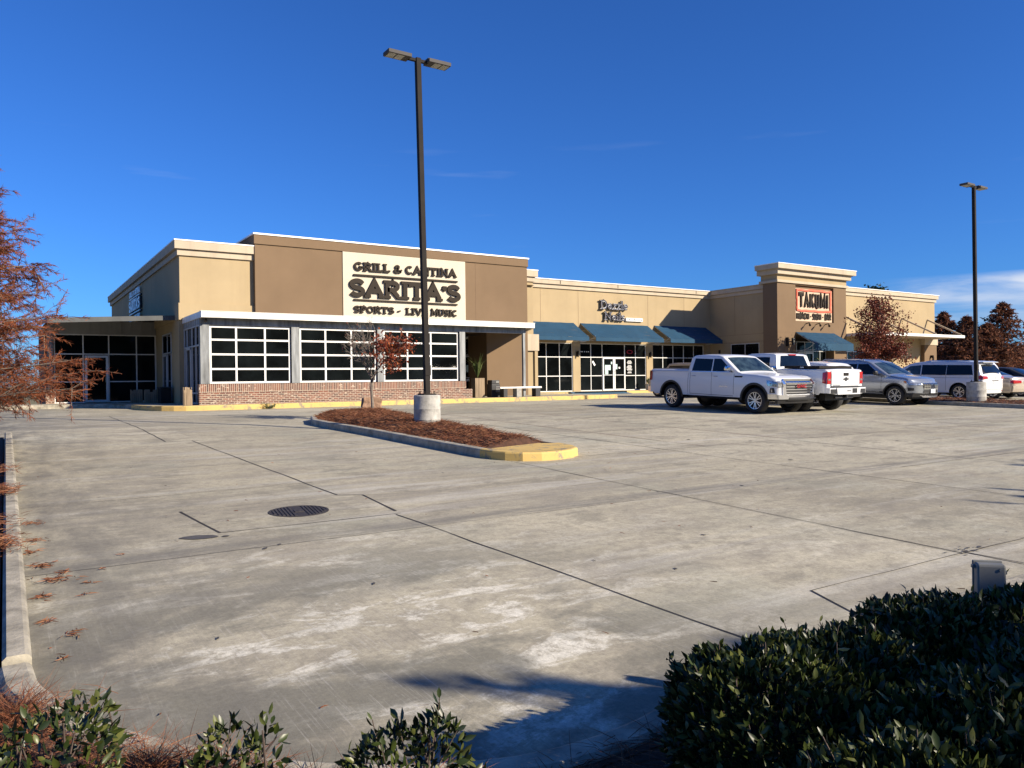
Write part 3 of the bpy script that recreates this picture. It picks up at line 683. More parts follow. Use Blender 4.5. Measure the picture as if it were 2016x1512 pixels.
# brick wall
P('brick_wall','brick',lambda b:(b.box(5.96,17.28,30.08,30.36,.55,1.17),b.box(17.281,17.62,30.09,30.36,.55,1.14)))
P('brick_cap_course','soldier',lambda b:b.box(5.95,17.285,30.07,30.37,1.172,1.49))
P('enclosure_side','glass',lambda b:(b.box(6.1,6.15,30.4,33.3,.72,3.75),b.box(17.38,17.42,30.37,33.5,.74,4.0)))
sf=P('side_storefront','frame2',lambda b:frame_x(b,[30.32,31.0,31.75,32.7,33.28],[.74,1.15,2.95,3.72],6.03,.06))
P('header_panel','galvp',lambda b:(b.box(6.03,6.10,30.3,33.29,3.73,4.02),*[b.box(6.015,6.03,y,y+.03,3.73,4.02) for y in np.arange(30.5,33.3,.42)]))
P('side_door','frame2',lambda b:frame_x(b,[31.78,32.68],[.76,2.92],5.985,.09,.04))
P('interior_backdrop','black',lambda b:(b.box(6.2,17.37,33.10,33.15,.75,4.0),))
# roll-up doors
for i,(xs,lab) in enumerate([([6.36,7.33,8.41,9.40],'leftmost roll-up door, beside the corner post'),([9.76,10.83,11.93,13.03],'middle roll-up door behind the small island tree'),([13.35,14.47,15.6,16.98],'right roll-up door behind the lamp pole')]):
    d=P('roll_up_door','frame',lambda b:frame_y(b,xs,[1.505,2.055,2.605,3.155,3.68],30.20,.072,.05),bevel=.005,label=lab)
    subpart('pane','glass',d,RB,lambda b:b.box(xs[0]+.01,xs[-1]-.01,30.24,30.25,1.51,3.67))
    subpart('track','bronze',d,RB,lambda b:b.box(xs[-1]-.004,xs[-1]+.02,30.16,30.28,1.5,3.69))
P('wall_joint','dkbrown',lambda b:[b.box(x,x+.012,33.044,33.05,4.2,7.37) for x in (19.6,)])
# entrance glass
e=window(RB,'entrance_storefront',[18.3,19.6,20.49,21.25],[.74,2.88,3.72],34.9,'frame2')
e=P('entrance_door','frame2',lambda b:frame_y(b,[19.62,20.46],[.77,2.83],34.83,.09),)
subpart('door_notice','paper',e,RB,lambda b:b.box(19.98,20.16,34.82,34.826,1.95,2.32))
def f(b):
    mf=lambda u,v,d:(u+1.6,34.82-d,v); b.ribbon(arc(18.48,1.62,.20,.05,0,360,20)[:-1],.03,mf,.004,closed=True); b.ribbon([(18.3,1.5),(18.68,1.5),(18.68,1.72)],.025,mf,.006); b.ribbon([(18.32,1.42),(18.55,1.58),(18.7,1.40)],.05,mf,.005)
subpart('door_decal','whitesign',e,RB,f)
P('hose_bib_box','trim',lambda b:b.box(7.0,7.2,33.1,33.21,4.3,4.45))
P('security_camera','bronze',lambda b:(b.tube([(6.22,30.02,3.93),(6.22,30.02,3.86)],.02),b.tube([(6.22,30.02,3.85),(6.16,29.88,3.80)],[.05,.045],10)))
# left wing
WX0,WX1=1.77,6.22
def f(b):
    b.box(1.5,5.9,39.45,46,.6,4.3); b.box(1.42,1.5,39.46,46,.6,4.2)
P('wing_wall','dkbrown',f)
window(RB,'wing_storefront',[1.77,2.9,3.92,5.06,5.88],[FL-.02,1.66,2.9,3.79],39.22)
P('wing_frame_end','frame',lambda b:b.box(5.83,5.89,39.21,39.3,.74,3.79))
dd=P('wing_door','frame2',lambda b:frame_y(b,[2.95,3.89],[.745,2.84],39.14,.10,.06),bevel=.004)
subpart('pane','glass',dd,RB,lambda b:b.box(3.04,3.80,39.17,39.18,.84,2.75))
subpart('handle','chrome',dd,RB,lambda b:(b.tube([(3.77,39.13,1.62),(3.77,39.07,1.62),(3.77,39.07,1.92),(3.77,39.13,1.92)],.012,6),))
P('header_panel','galvp',lambda b:(b.box(1.6,5.88,39.2,39.26,3.795,4.40),*[b.box(x,x+.025,39.175,39.2,3.8,4.40) for x in np.arange(1.9,5.9,.42)]))
def f(b):
    z=lambda x:3.90+.24*(x-1.5)/4.4
    for x0,x1 in ((1.35,5.95),):
        a,c=z(x0),z(x1)
        b.quad((x0,34,a),(x1,34,c),(x1,34,c+.19),(x0,34,a+.19)); b.quad((x0,34,a+.19),(x1,34,c+.19),(x1,46,c+.9),(x0,46,a+.9)); b.quad((x0,34.06,a+.1),(x0,46,a+.8),(x1,46,c+.8),(x1,34.06,c+.1)); b.quad((x0,34.06,a),(x0,34.06,a+.15),(x1,34.06,c+.15),(x1,34.06,c)); b.quad((x0,34,a),(x0,34.06,a),(x1,34.06,c),(x1,34,c))
        b.quad((x0,34,a),(x0,34,a+.19),(x0,46,a+.9),(x0,46,a+.7)); b.quad((x1,34,c),(x1,46,c+.7),(x1,46,c+.9),(x1,34,c+.19))
P('wing_roof','wingmetal',f)
P('wing_column','galv',lambda b:(b.box(1.52,1.74,39.1,39.3,1.56,4.2),))
P('wing_pier','brick',lambda b:b.box(1.44,1.77,39.0,39.34,.6,1.56))
P('side_entrance','frame2',lambda b:(frame_x(b,[35.2,36.1,37.3],[.74,2.85,3.70],5.86,.06,.04),frame_x(b,[36.15,37.1],[.78,2.8],5.83,.08,.03)))
P('side_glass','glass',lambda b:b.box(5.872,5.89,35.25,37.25,.8,3.65))
# walkways
def walk(name,pts,ztop,mat,face,facetest=None):
    b=MB(); b.quad(*[(x,y,ztop) for x,y in pts]); b.build(name,mat,kind='structure')
def kerbline(pts,ztop,mat,w=.16):
    b=MB(); P_=[Vector(p) for p in dens(pts,.5)]
    rr=[]
    for i,p in enumerate(P_):
        d=(P_[min(i+1,len(P_)-1)]-P_[max(i-1,0)]).normalized(); nn=Vector((-d.y,d.x)); g0=gz(p.y)-.05
        rr.append([(p.x+nn.x*a,p.y+nn.y*a,zz) for a,zz in ((0,g0),(0.006,ztop-.03),(.03,ztop+.006),(w,ztop+.006),(w,ztop-.02))])
    for a,c in zip(rr,rr[1:]):
        for k in range(4): b.quad(a[k],c[k],c[k+1],a[k+1])
    b.build('kerb' if mat in('kerb','kerbg') else 'painted_kerb',mat,kind='structure',smooth=40)
walk('sidewalk',[(4.2,31.6),(4.6,30.2),(5.3,29.66),(6,29.55),(24.0,29.55),(26.0,29.9),(26.2,30.3),(26.2,33.4),(23.4,33.5),(22.7,33.2),(21.5,35.2),(17,35.2),(5.9,33.4),(5.9,39.2),(1.3,39.2),(-14,39.2),(-14,36.9),(1.3,36.6),(3.4,36.2),(4.1,34)],.715,'walk',None)
sk=smoothpts([(-14,36.8),(1.3,36.5),(3.0,36.2),(3.9,35.2),(4.1,33.5)],1); kerbline(sk,.715,'kerbg')
kerbline(smoothpts([(4.1,33.5),(4.2,31.6),(4.5,30.3),(5.2,29.6),(6,29.45),(7,29.42)],1),.715,'ypaint')
kerbline([(7,29.42),(24.0,29.42),(25.8,29.6),(26.25,30.1)],.715,'ypaint')
walk('sidewalk',[(23.41,33.6),(26.2,33.4),(26.4,37.9),(43.3,37.9),(43.3,39.29),(23.41,39.29)],.722,'walk',None)
walk('ramp',[(29.3,37.42),(33.4,37.42),(33.1,38.3),(29.8,38.3)],.728,'bpaint',None)
b=MB(); b.quad((28.8,37.0,gz(37)+.01),(33.6,37.0,gz(37)+.01),(33.2,37.9,.726),(29.2,37.9,.726)); b.build('accessible_ramp','bpaint',kind='structure')
kerbline([(26.4,37.7),(28.9,37.7)],.722,'ypaint'); kerbline([(33.6,37.6),(36.9,37.6)],.722,'ypaint'); kerbline([(36.9,37.6),(43.3,37.7)],.722,'kerb')
walk('sidewalk',[(42.2,31.3),(66,31.3),(66,33.6),(43.3,33.6),(43.3,39.2),(42.2,39.2)],.721,'walk',None); kerbline([(42.2,31.2),(66,31.2)],.721,'ypaint')
# wall signs of the restaurant (things of their own)
SG=empty('wall_sign',(15.9,33.05,5.8),'large cream wall sign with dark slab letters between two bars, above the roll-up doors','sign')
part('sign_panel','cream',SG,lambda b:b.box(12.69,19.00,33.01,33.048,4.36,7.37))
mf=wallmap(33.008); KX=33.05/31.2; kx=lambda x:x*KX; kz=lambda z:1.5+(z-1.5)*KX
def f(b):
    lettering(b,'GRILL',13.188,14.957,6.542,6.945,mf,0.097,.085,True); lettering(b,'&',15.148,15.593,6.542,6.945,mf,0.078,.085); lettering(b,'CANTINA',15.741,18.474,6.542,6.945,mf,0.092,.085,True)
part('lettering','letter',SG,f)
def f(b):
    lettering(b,"SARITA'S",12.945,18.686,5.345,6.193,mf,0.209,.10,True)
part('lettering','letter',SG,f)
def f(b):
    lettering(b,'SPORTS',13.156,15.148,4.636,4.964,mf,0.078,.085,True); lettering(b,'-',15.275,15.529,4.636,4.964,mf,0.064,.085); lettering(b,'LIVE',15.741,16.896,4.636,4.964,mf,0.078,.085,True); lettering(b,'MUSIC',17.055,18.495,4.636,4.964,mf,0.078,.085,True)
part('lettering','letter',SG,f)
part('rule','letter',SG,lambda b:b.box(13.17,18.53,32.92,33.008,6.31,6.385)); part('rule','letter',SG,lambda b:b.box(13.17,18.51,32.92,33.008,5.19,5.26))
SS=empty('wall_sign',(5.9,45.2,5.9),'smaller restaurant letters on the shaded left side wall','sign')
ms=lambda u,v,d:(5.9-d,47.2-u,v)
part('lettering','whitesign',SS,lambda b:(lettering(b,'GRILL & CANTINA',0,3.9,6.25,6.55,ms,.07,.14,True,z0=.11),))
part('lettering','whitesign',SS,lambda b:lettering(b,"SARITA'S",-.05,3.95,5.45,6.05,ms,.14,.16,True,z0=.13))
part('lettering','whitesign',SS,lambda b:lettering(b,'SPORTS - LIVE MUSIC',0,3.9,4.95,5.2,ms,.06,.14,True,z0=.11))
part('rule','whitesign',SS,lambda b:(b.box(5.75,5.80,43.3,47.2,6.12,6.17),b.box(5.75,5.80,43.3,47.2,5.31,5.36)))
part('backing','black',SS,lambda b:(b.box(5.80,5.898,43.35,47.15,6.10,6.19),b.box(5.80,5.898,43.35,47.15,5.29,5.38),*[b.box(5.802,5.897,43.4+i*.49,43.75+i*.49,5.45,6.05) for i in range(8)]))
# ceiling fan
CF=empty('ceiling_fan',(18.6,32.3,4.0),'brown ceiling fan hanging over the restaurant entrance','ceiling fan')
part('motor','bronze',CF,lambda b:(b.tube([(18.6,32.3,4.02),(18.6,32.3,3.72)],.02),b.lathe([(.02,3.80),(.11,3.76),(.11,3.66),(.06,3.62)],(18.6,32.3,0))))
for k in range(5):
    a=k*2*math.pi/5+.3; part('blade','bronze',CF,lambda b:b.obox((18.6+math.cos(a)*.42,32.3+math.sin(a)*.42,3.7),(math.cos(a)*.32,math.sin(a)*.32,0),(-math.sin(a)*.06,math.cos(a)*.06,.012),(0,0,.006)))
part('light','lamp',CF,lambda b:b.lathe([(.05,3.54),(.10,3.57),(.10,3.62)],(18.6,32.3,0)))
# ================================================================= salon row
NB=empty('salon_building',(35,40,.6),'low cream shop row with three blue awnings over dark shopfronts','building')
P=lambda n,m,f,**k: part(n,m,NB,f,**k)
holes=[(27.43,30.54,.74,3.86),(31.14,36.93,.74,3.86),(37.53,42.62,.74,3.88)]
def f(b):
    wall_y(b,23.4,43.3,.5,7.31,39.3,holes); b.quad((23.4,39.3,7.2),(66,39.3,7.2),(66,57,7.2),(23.4,57,7.2)); b.quad((23.4,57,.5),(23.4,57,7.3),(66,57,7.3),(66,57,.5))
P('wall','yellow',f)
P('wall_joint','dkbrown',lambda b:[b.box(x,x+.014,39.293,39.3,4.0,7.28) for x in (28.0,31.0,37.1,40.6)]+[b.box(24,43.28,39.294,39.3,4.0,4.014)])
for x in (29.4,34.2,41.6): P('scupper_stain','bronze',lambda b:b.box(x,x+.05,39.074,39.079,7.56,7.79))
P('cornice','trim',lambda b:(b.box(23.6,43.2,39.2,39.6,7.28,7.50),b.box(23.6,43.2,39.24,39.62,7.50,7.53),b.box(23.6,43.1,39.08,39.58,7.53,7.80)))
P('coping','cap',lambda b:b.box(23.6,43.05,39.03,39.64,7.802,7.85))
P('wall_band','trim',lambda b:b.box(24,27.35,39.2,39.298,3.1,4.0))
w1=window(NB,'shop_window',[27.43,28.46,29.49,30.54],[.74,1.73,2.95,3.86],39.36)
w2=window(NB,'shop_window',[31.14,32.06,33.02,34.99,35.97,36.93],[.74,1.73,2.95,3.86],39.36)
w3=window(NB,'shop_window',[37.53,38.53,39.53,40.58,41.6,42.62],[.74,1.73,2.95,3.88],39.36)
dr=P('entrance_door','frame',lambda b:(frame_y(b,[33.02,34.0],[.745,2.95],39.30,.10,.05),frame_y(b,[34.01,34.99],[.745,2.95],39.30,.10,.05)),bevel=.004)
subpart('pane','glass',dr,NB,lambda b:(b.box(33.10,33.92,39.33,39.34,.83,2.86),b.box(34.09,34.91,39.33,39.34,.83,2.86)))
subpart('handle','chrome',dr,NB,lambda b:(b.tube([(33.93,39.28,1.7),(33.93,39.2,1.7),(33.93,39.2,2.05),(33.93,39.28,2.05)],.014,6),b.tube([(34.08,39.28,1.7),(34.08,39.2,1.7),(34.08,39.2,2.05),(34.08,39.28,2.05)],.014,6)))
subpart('push_bar','frame2',dr,NB,lambda b:(b.box(33.1,33.92,39.30,39.33,1.75,1.80),b.box(34.09,34.91,39.30,39.33,1.75,1.80)))
subpart('door_notice','paper',dr,NB,lambda b:(b.box(33.22,33.72,39.322,39.328,2.1,2.44),b.box(33.24,33.50,39.322,39.328,1.82,2.1)))
subpart('door_notice','paper',dr,NB,lambda b:(b.box(34.12,34.30,39.322,39.328,2.16,2.5),b.box(33.74,33.86,39.322,39.328,2.5,2.66)))
subpart('door_sticker','whitesign',dr,NB,lambda b:b.box(34.42,34.54,39.322,39.328,2.2,2.31))
rr_=random.Random(9)
def f(b):
    z=2.78
    for n in (6,8,9,7,0,6,9,10,7,10,8,0,6,8):
        z-=.062
        if n: 
            x=35.47-n*.028
            for k in range(n): wd=rr_.uniform(.025,.05); b.box(x,x+wd,39.378,39.385,z-.018,z+.018); x+=wd+.012
subpart('painted_hours','whitesign',w2,NB,f)
subpart('open_sign','redneon',w2,NB,lambda b:b.ribbon(arc(35.45,3.33,.24,.11,0,360,24)[:-1],.03,wallmap(39.36),.01,closed=True,z0=-.02))
subpart('window_sticker','whitesign',w2,NB,lambda b:(b.obox((32.32,39.384,2.55),(.10,0,-.14),(0,.002,0),(.05,0,.04)),*[b.box(x,x+.08,39.382,39.387,3.28,3.34) for x in (31.22,31.32,31.52,31.70,31.85)]))
def awn(root,x0,x1,yw,yf,zt,zm,zb,name='awning',side=False,**kw):
    def f(b):
        t=.015; n=max(2,int((x1-x0)/.5)); xs=[x0+(x1-x0)*i/n for i in range(n+1)]; prev=None
        ys=[(yw,zt),(yw*.75+yf*.25,zt*.75+zm*.25-.012),(yw*.5+yf*.5,zt*.5+zm*.5-.018),(yw*.25+yf*.75,zt*.25+zm*.75-.012),(yf,zm),(yf-.01,zb)]
        sag=lambda i:(0 if i%2==0 else -.010)
        for o,sgn in ((0,1),(.02,-1)):
            for i in range(n):
                for (ya,za),(yb,zb_) in zip(ys,ys[1:]):
                    q=[(xs[i],ya+o,za-o+sag(i)),(xs[i+1],ya+o,za-o+sag(i+1)),(xs[i+1],yb+o,zb_+sag(i+1)*.3),(xs[i],yb+o,zb_+sag(i)*.3)]
                    b.quad(*(q if sgn>0 else q[::-1]))
    a=part(name,'awning',root,f,smooth=50,**kw)
    def g(b):
        for x in (x0+.03,(x0+x1)/2,x1-.03):
            b.bar((x,yw-.02,zt-.06),(x,yf+.06,zm-.06),.025); b.bar((x,yw-.02,zb+.05),(x,yf+.06,zb+.05),.025)
        b.bar((x0+.03,yf+.05,zb+.05),(x1-.03,yf+.05,zb+.05),.025)
        for x in (x0+.02,x1-.02): b.tube([(x,yw-.02,zb-.02)]+[(x,yw+(yf-yw)*math.sin(R(t)),zb+(zm-zb+.25)*(1-math.cos(R(t)))*1.0) for t in range(10,80,10)],.018,6)
    subpart('awning_frame','frame2',a,root,g)
    return a
awn(NB,26.45,30.60,39.29,37.7,5.15,4.16,3.92,label='left blue awning next to the restaurant canopy')
awn(NB,31.15,37.04,39.29,37.7,5.15,4.16,3.92,label='middle blue awning above the salon doors')
awn(NB,37.66,42.78,39.29,37.7,5.18,4.19,3.93,label='right blue awning half in shade')
for x in (30.84,37.2):
    P('wall_lamp','bronze',lambda b:(b.box(x-.05,x+.05,39.22,39.29,3.0,3.3),b.tube([(x,39.15,2.95),(x,39.15,3.35)],[.05,.055],10)))
P('awning_light','frame2',lambda b:(b.box(30.0,30.45,37.9,38.0,3.86,3.93),b.box(36.4,36.85,37.9,38.0,3.86,3.93)))
DS=empty('wall_sign',(34,39.3,6),'two-line dark channel letters with a small white cabinet above the middle awning','sign')
for mat,st_,dp,z0 in (('whitesign',.098,.20,.165),('navy',.072,.215,.19),('navy',.12,.16,.08)):
    def f(b):
        m_=wallmap(39.3)
        lettering(b,'Dazzle',32.72,35.12,6.10,6.72,m_,st_,dp,True,z0=z0); lettering(b,'Nails',33.05,34.86,5.38,5.95,m_,st_,dp,True,z0=z0)
    part('lettering' if mat=='navy' and dp<.2 else ('letter_edge' if mat=='whitesign' else 'letter_face'),mat,DS,f)
part('sign_cabinet','whitesign',DS,lambda b:b.box(34.98,36.50,39.14,39.29,5.38,5.62),bevel=.04)
part('lettering','navy',DS,lambda b:lettering(b,'nail & spa',35.05,36.43,5.45,5.60,wallmap(39.14),.022,.004,z0=-.01))
# ================================================================= corner restaurant
TB=empty('corner_restaurant_building',(50,36,.6),'cream building with a brown entrance tower and blue door awning','building')
P=lambda n,m,f,**k: part(n,m,TB,f,**k)
def f(b):
    X=43.3
    b.quad((X,33.6,.5),(X,33.6,7.3),(X,39.3,7.3),(X,39.3,.5))
P('wall','yellow',f)
P('wall_joint','dkbrown',lambda b:(b.box(43.292,43.3,33.6,39.3,4.50,4.515),b.box(43.292,43.3,37.0,37.015,4.515,7.3),b.box(43.288,43.3,33.6,39.29,3.97,3.99)))
P('wall_base','yellow',lambda b:(b.box(43.24,43.3,37.35,39.29,.72,3.97),b.box(43.24,43.3,34.0,34.85,.72,3.97)))
def f(b):
    frame_x(b,[34.87,36.1,37.35],[.74,1.9,2.95,3.88],43.25,.05,.03)
wi=P('window','frame2',f); subpart('pane','glass',wi,TB,lambda b:b.box(43.268,43.29,34.9,37.3,.78,3.86))
P('cornice','trim',lambda b:(b.box(43.2,43.6,33.9,39.3,7.28,7.50),b.box(43.23,43.6,33.9,39.3,7.5,7.53),b.box(43.08,43.58,33.9,39.2,7.53,7.80),b.box(43.03,43.64,33.9,39.2,7.802,7.85)))
P('wall_lamp','bronze',lambda b:(b.box(43.16,43.24,38.3,38.42,3.0,3.5),))
# tower shaft with sign recess and door opening
TX0,TX1=42.78,50.40
th=[(44.69,48.93,5.27,7.72),(44.66,48.93,.72,4.35)]
b=MB(); b.off=Vector(TB.location)
wall_y(b,TX0,TX1,4.35,7.81,33.0,[th[0]],.17); wall_y(b,TX0,44.66,.5,4.35,33.0); wall_y(b,48.93,TX1,.5,4.35,33.0)
b.quad((44.69,33.17,5.27),(48.93,33.17,5.27),(48.93,33.17,7.72),(44.69,33.17,7.72))
for x in (TX0,TX1): b.quad((x,33,.5),(x,33,7.9),(x,34.15,7.9),(x,34.15,.5))
b.quad((TX0,34.15,.5),(TX0,34.15,7.9),(TX1,34.15,7.9),(TX1,34.15,.5))
for x in (44.66,48.93): b.quad((x,33,.7),(x,33,4.35),(x,33.7,4.35),(x,33.7,.7))
b.build('tower_wall','brown',TB)
P('wall_joint','dkbrown',lambda b:(b.box(TX0-.005,44.65,32.993,33.0,4.50,4.515),b.box(48.94,TX1,32.993,33.0,4.50,4.515),b.box(TX0-.006,TX0,33.0,34.3,4.50,4.515)))
P('tower_band','trim',lambda b:b.box(TX0-.12,TX1+.12,32.88,34.4,7.80,7.97),bevel=.015)
P('tower_frieze','yellow',lambda b:b.box(TX0-.02,TX1+.02,32.98,34.3,7.972,8.33))
P('tower_cornice','trim',lambda b:(b.box(TX0-.26,TX1+.26,32.74,34.45,8.33,8.62),b.box(TX0-.33,TX1+.33,32.67,34.4,8.62,8.66),b.box(TX0-.5,TX1+.5,32.50,34.42,8.66,8.97)),bevel=.01)
P('coping','cap',lambda b:b.box(TX0-.53,TX1+.53,32.47,34.45,8.972,9.02))
window(TB,'entrance_storefront',[44.7,45.6,46.5,47.4,48.2,48.9],[.74,3.28,3.95],33.62,'frame2')
td=P('entrance_door','frame2',lambda b:(frame_y(b,[45.62,46.5],[.745,3.2],33.56,.09,.05),frame_y(b,[46.51,47.38],[.745,3.2],33.56,.09,.05)))
subpart('door_decal','green',td,TB,lambda b:b.ribbon(arc(47.8,2.5,.3,.3,0,360,24)[:-1],.03,wallmap(33.60),.01,closed=True))
subpart('door_decal','green',td,TB,lambda b:(b.ribbon([(47.65,2.4),(47.75,2.62),(47.8,2.42),(47.9,2.6)],.03,wallmap(33.60),.012),))
awn(TB,44.66,48.93,32.99,31.5,4.54,3.72,3.24,label='blue awning over the tower doors')
def f(b):
    for x in (45.75,46.9,47.9):
        b.tube([(x,32.99,5.12),(x+.05,32.75,5.18),(x-.05,32.6,5.05)],.03,6); b.tube([(x-.05,32.66,5.10),(x-.22,32.5,4.98)],[.04,.075],8)
P('sign_light','bronze',f)
P('wall_lamp','bronze',lambda b:(b.box(43.62,43.72,32.82,32.99,3.55,4.15),b.tube([(43.67,32.86,3.85),(43.9,32.70,3.86)],.04,6),b.tube([(43.93,32.7,3.65),(43.93,32.7,4.1)],[.07,.07],10)))
P('wall_lamp_glass','lamp',lambda b:b.tube([(44.05,32.72,3.66),(44.05,32.72,4.1)],[.06,.06],10))
# right wall
wh=[(50.6,54.6,.74,3.4)]
def f(b):
    wall_y(b,50.4,63.2,.5,7.42,33.5,wh); b.quad((63.2,33.5,.5),(63.2,57,.5),(63.2,57,7.42),(63.2,33.5,7.42))
P('wall','yellow',f)
P('cornice','trim',lambda b:(b.box(50.42,63.3,33.4,33.8,7.40,7.62),b.box(50.42,63.27,33.43,33.8,7.62,7.65),b.box(50.42,63.42,33.28,33.79,7.65,7.93)))
P('coping','cap',lambda b:b.box(50.42,63.47,33.23,33.85,7.932,7.98))
window(TB,'shop_window',[50.6,51.35,52.1,53.4,54.6],[.74,3.3,4.0],33.55,'frame2')
P('pilaster','brown',lambda b:(b.box(61.1,62.9,33.2,33.49,.6,3.92),))
P('pilaster','trim',lambda b:b.box(61.05,63.0,33.15,33.492,3.922,4.42))
P('wall_lamp','bronze',lambda b:(b.box(61.95,62.1,33.0,33.19,2.9,3.1),b.box(61.95,62.05,32.95,33.05,2.55,3.0)))
P('canopy','fascia',lambda b:(b.box(50.45,62.3,30.70,30.78,4.36,4.56),b.box(62.22,62.3,30.78,33.49,4.36,4.56),b.box(50.45,50.53,30.78,33.49,4.36,4.56)))
P('canopy_soffit','trim',lambda b:b.box(50.54,62.21,30.79,33.49,4.42,4.50))
def f(b):
    for x in (50.6,54.6,58.4,62.1): b.bar((x,33.48,5.95),(x,30.85,4.58),.11,.11)
P('canopy_strut','trim',f)
TS=empty('wall_sign',(46.7,33.1,6.5),'cream sign with tall dark letters in a ragged orange frame on the brown tower','sign')
part('sign_panel','signcream',TS,lambda b:(b.box(44.80,48.86,33.10,33.165,5.30,7.52),))
def f(b):
    rg=random.Random(2); pts=[]
    for a,c in (((44.93,6.03),(48.66,6.03)),((48.66,6.03),(48.66,7.42)),((48.66,7.42),(44.93,7.42)),((44.93,7.42),(44.93,6.03))):
        for t in np.linspace(0,1,9)[:-1]: pts.append((a[0]+(c[0]-a[0])*t+rg.uniform(-.025,.025),a[1]+(c[1]-a[1])*t+rg.uniform(-.03,.03)))
    b.ribbon(pts,.13,wallmap(33.10),.07,closed=True)
part('sign_frame','orange',TS,f)
part('lettering','letter',TS,lambda b:lettering(b,'TAKUMI',45.15,48.42,6.2,7.28,wallmap(33.10),.145,.08,track=.12))
part('lettering','letter',TS,lambda b:(lettering(b,'HIBACHI',44.88,46.25,5.42,5.88,wallmap(33.10),.085,.06),lettering(b,'.',46.32,46.55,5.42,5.88,wallmap(33.10),.08,.06),lettering(b,'SUSHI',46.62,47.60,5.42,5.88,wallmap(33.10),.085,.06),lettering(b,'.',47.68,47.9,5.42,5.88,wallmap(33.10),.08,.06),lettering(b,'BAR',48.0,48.72,5.42,5.88,wallmap(33.10),.085,.06)))
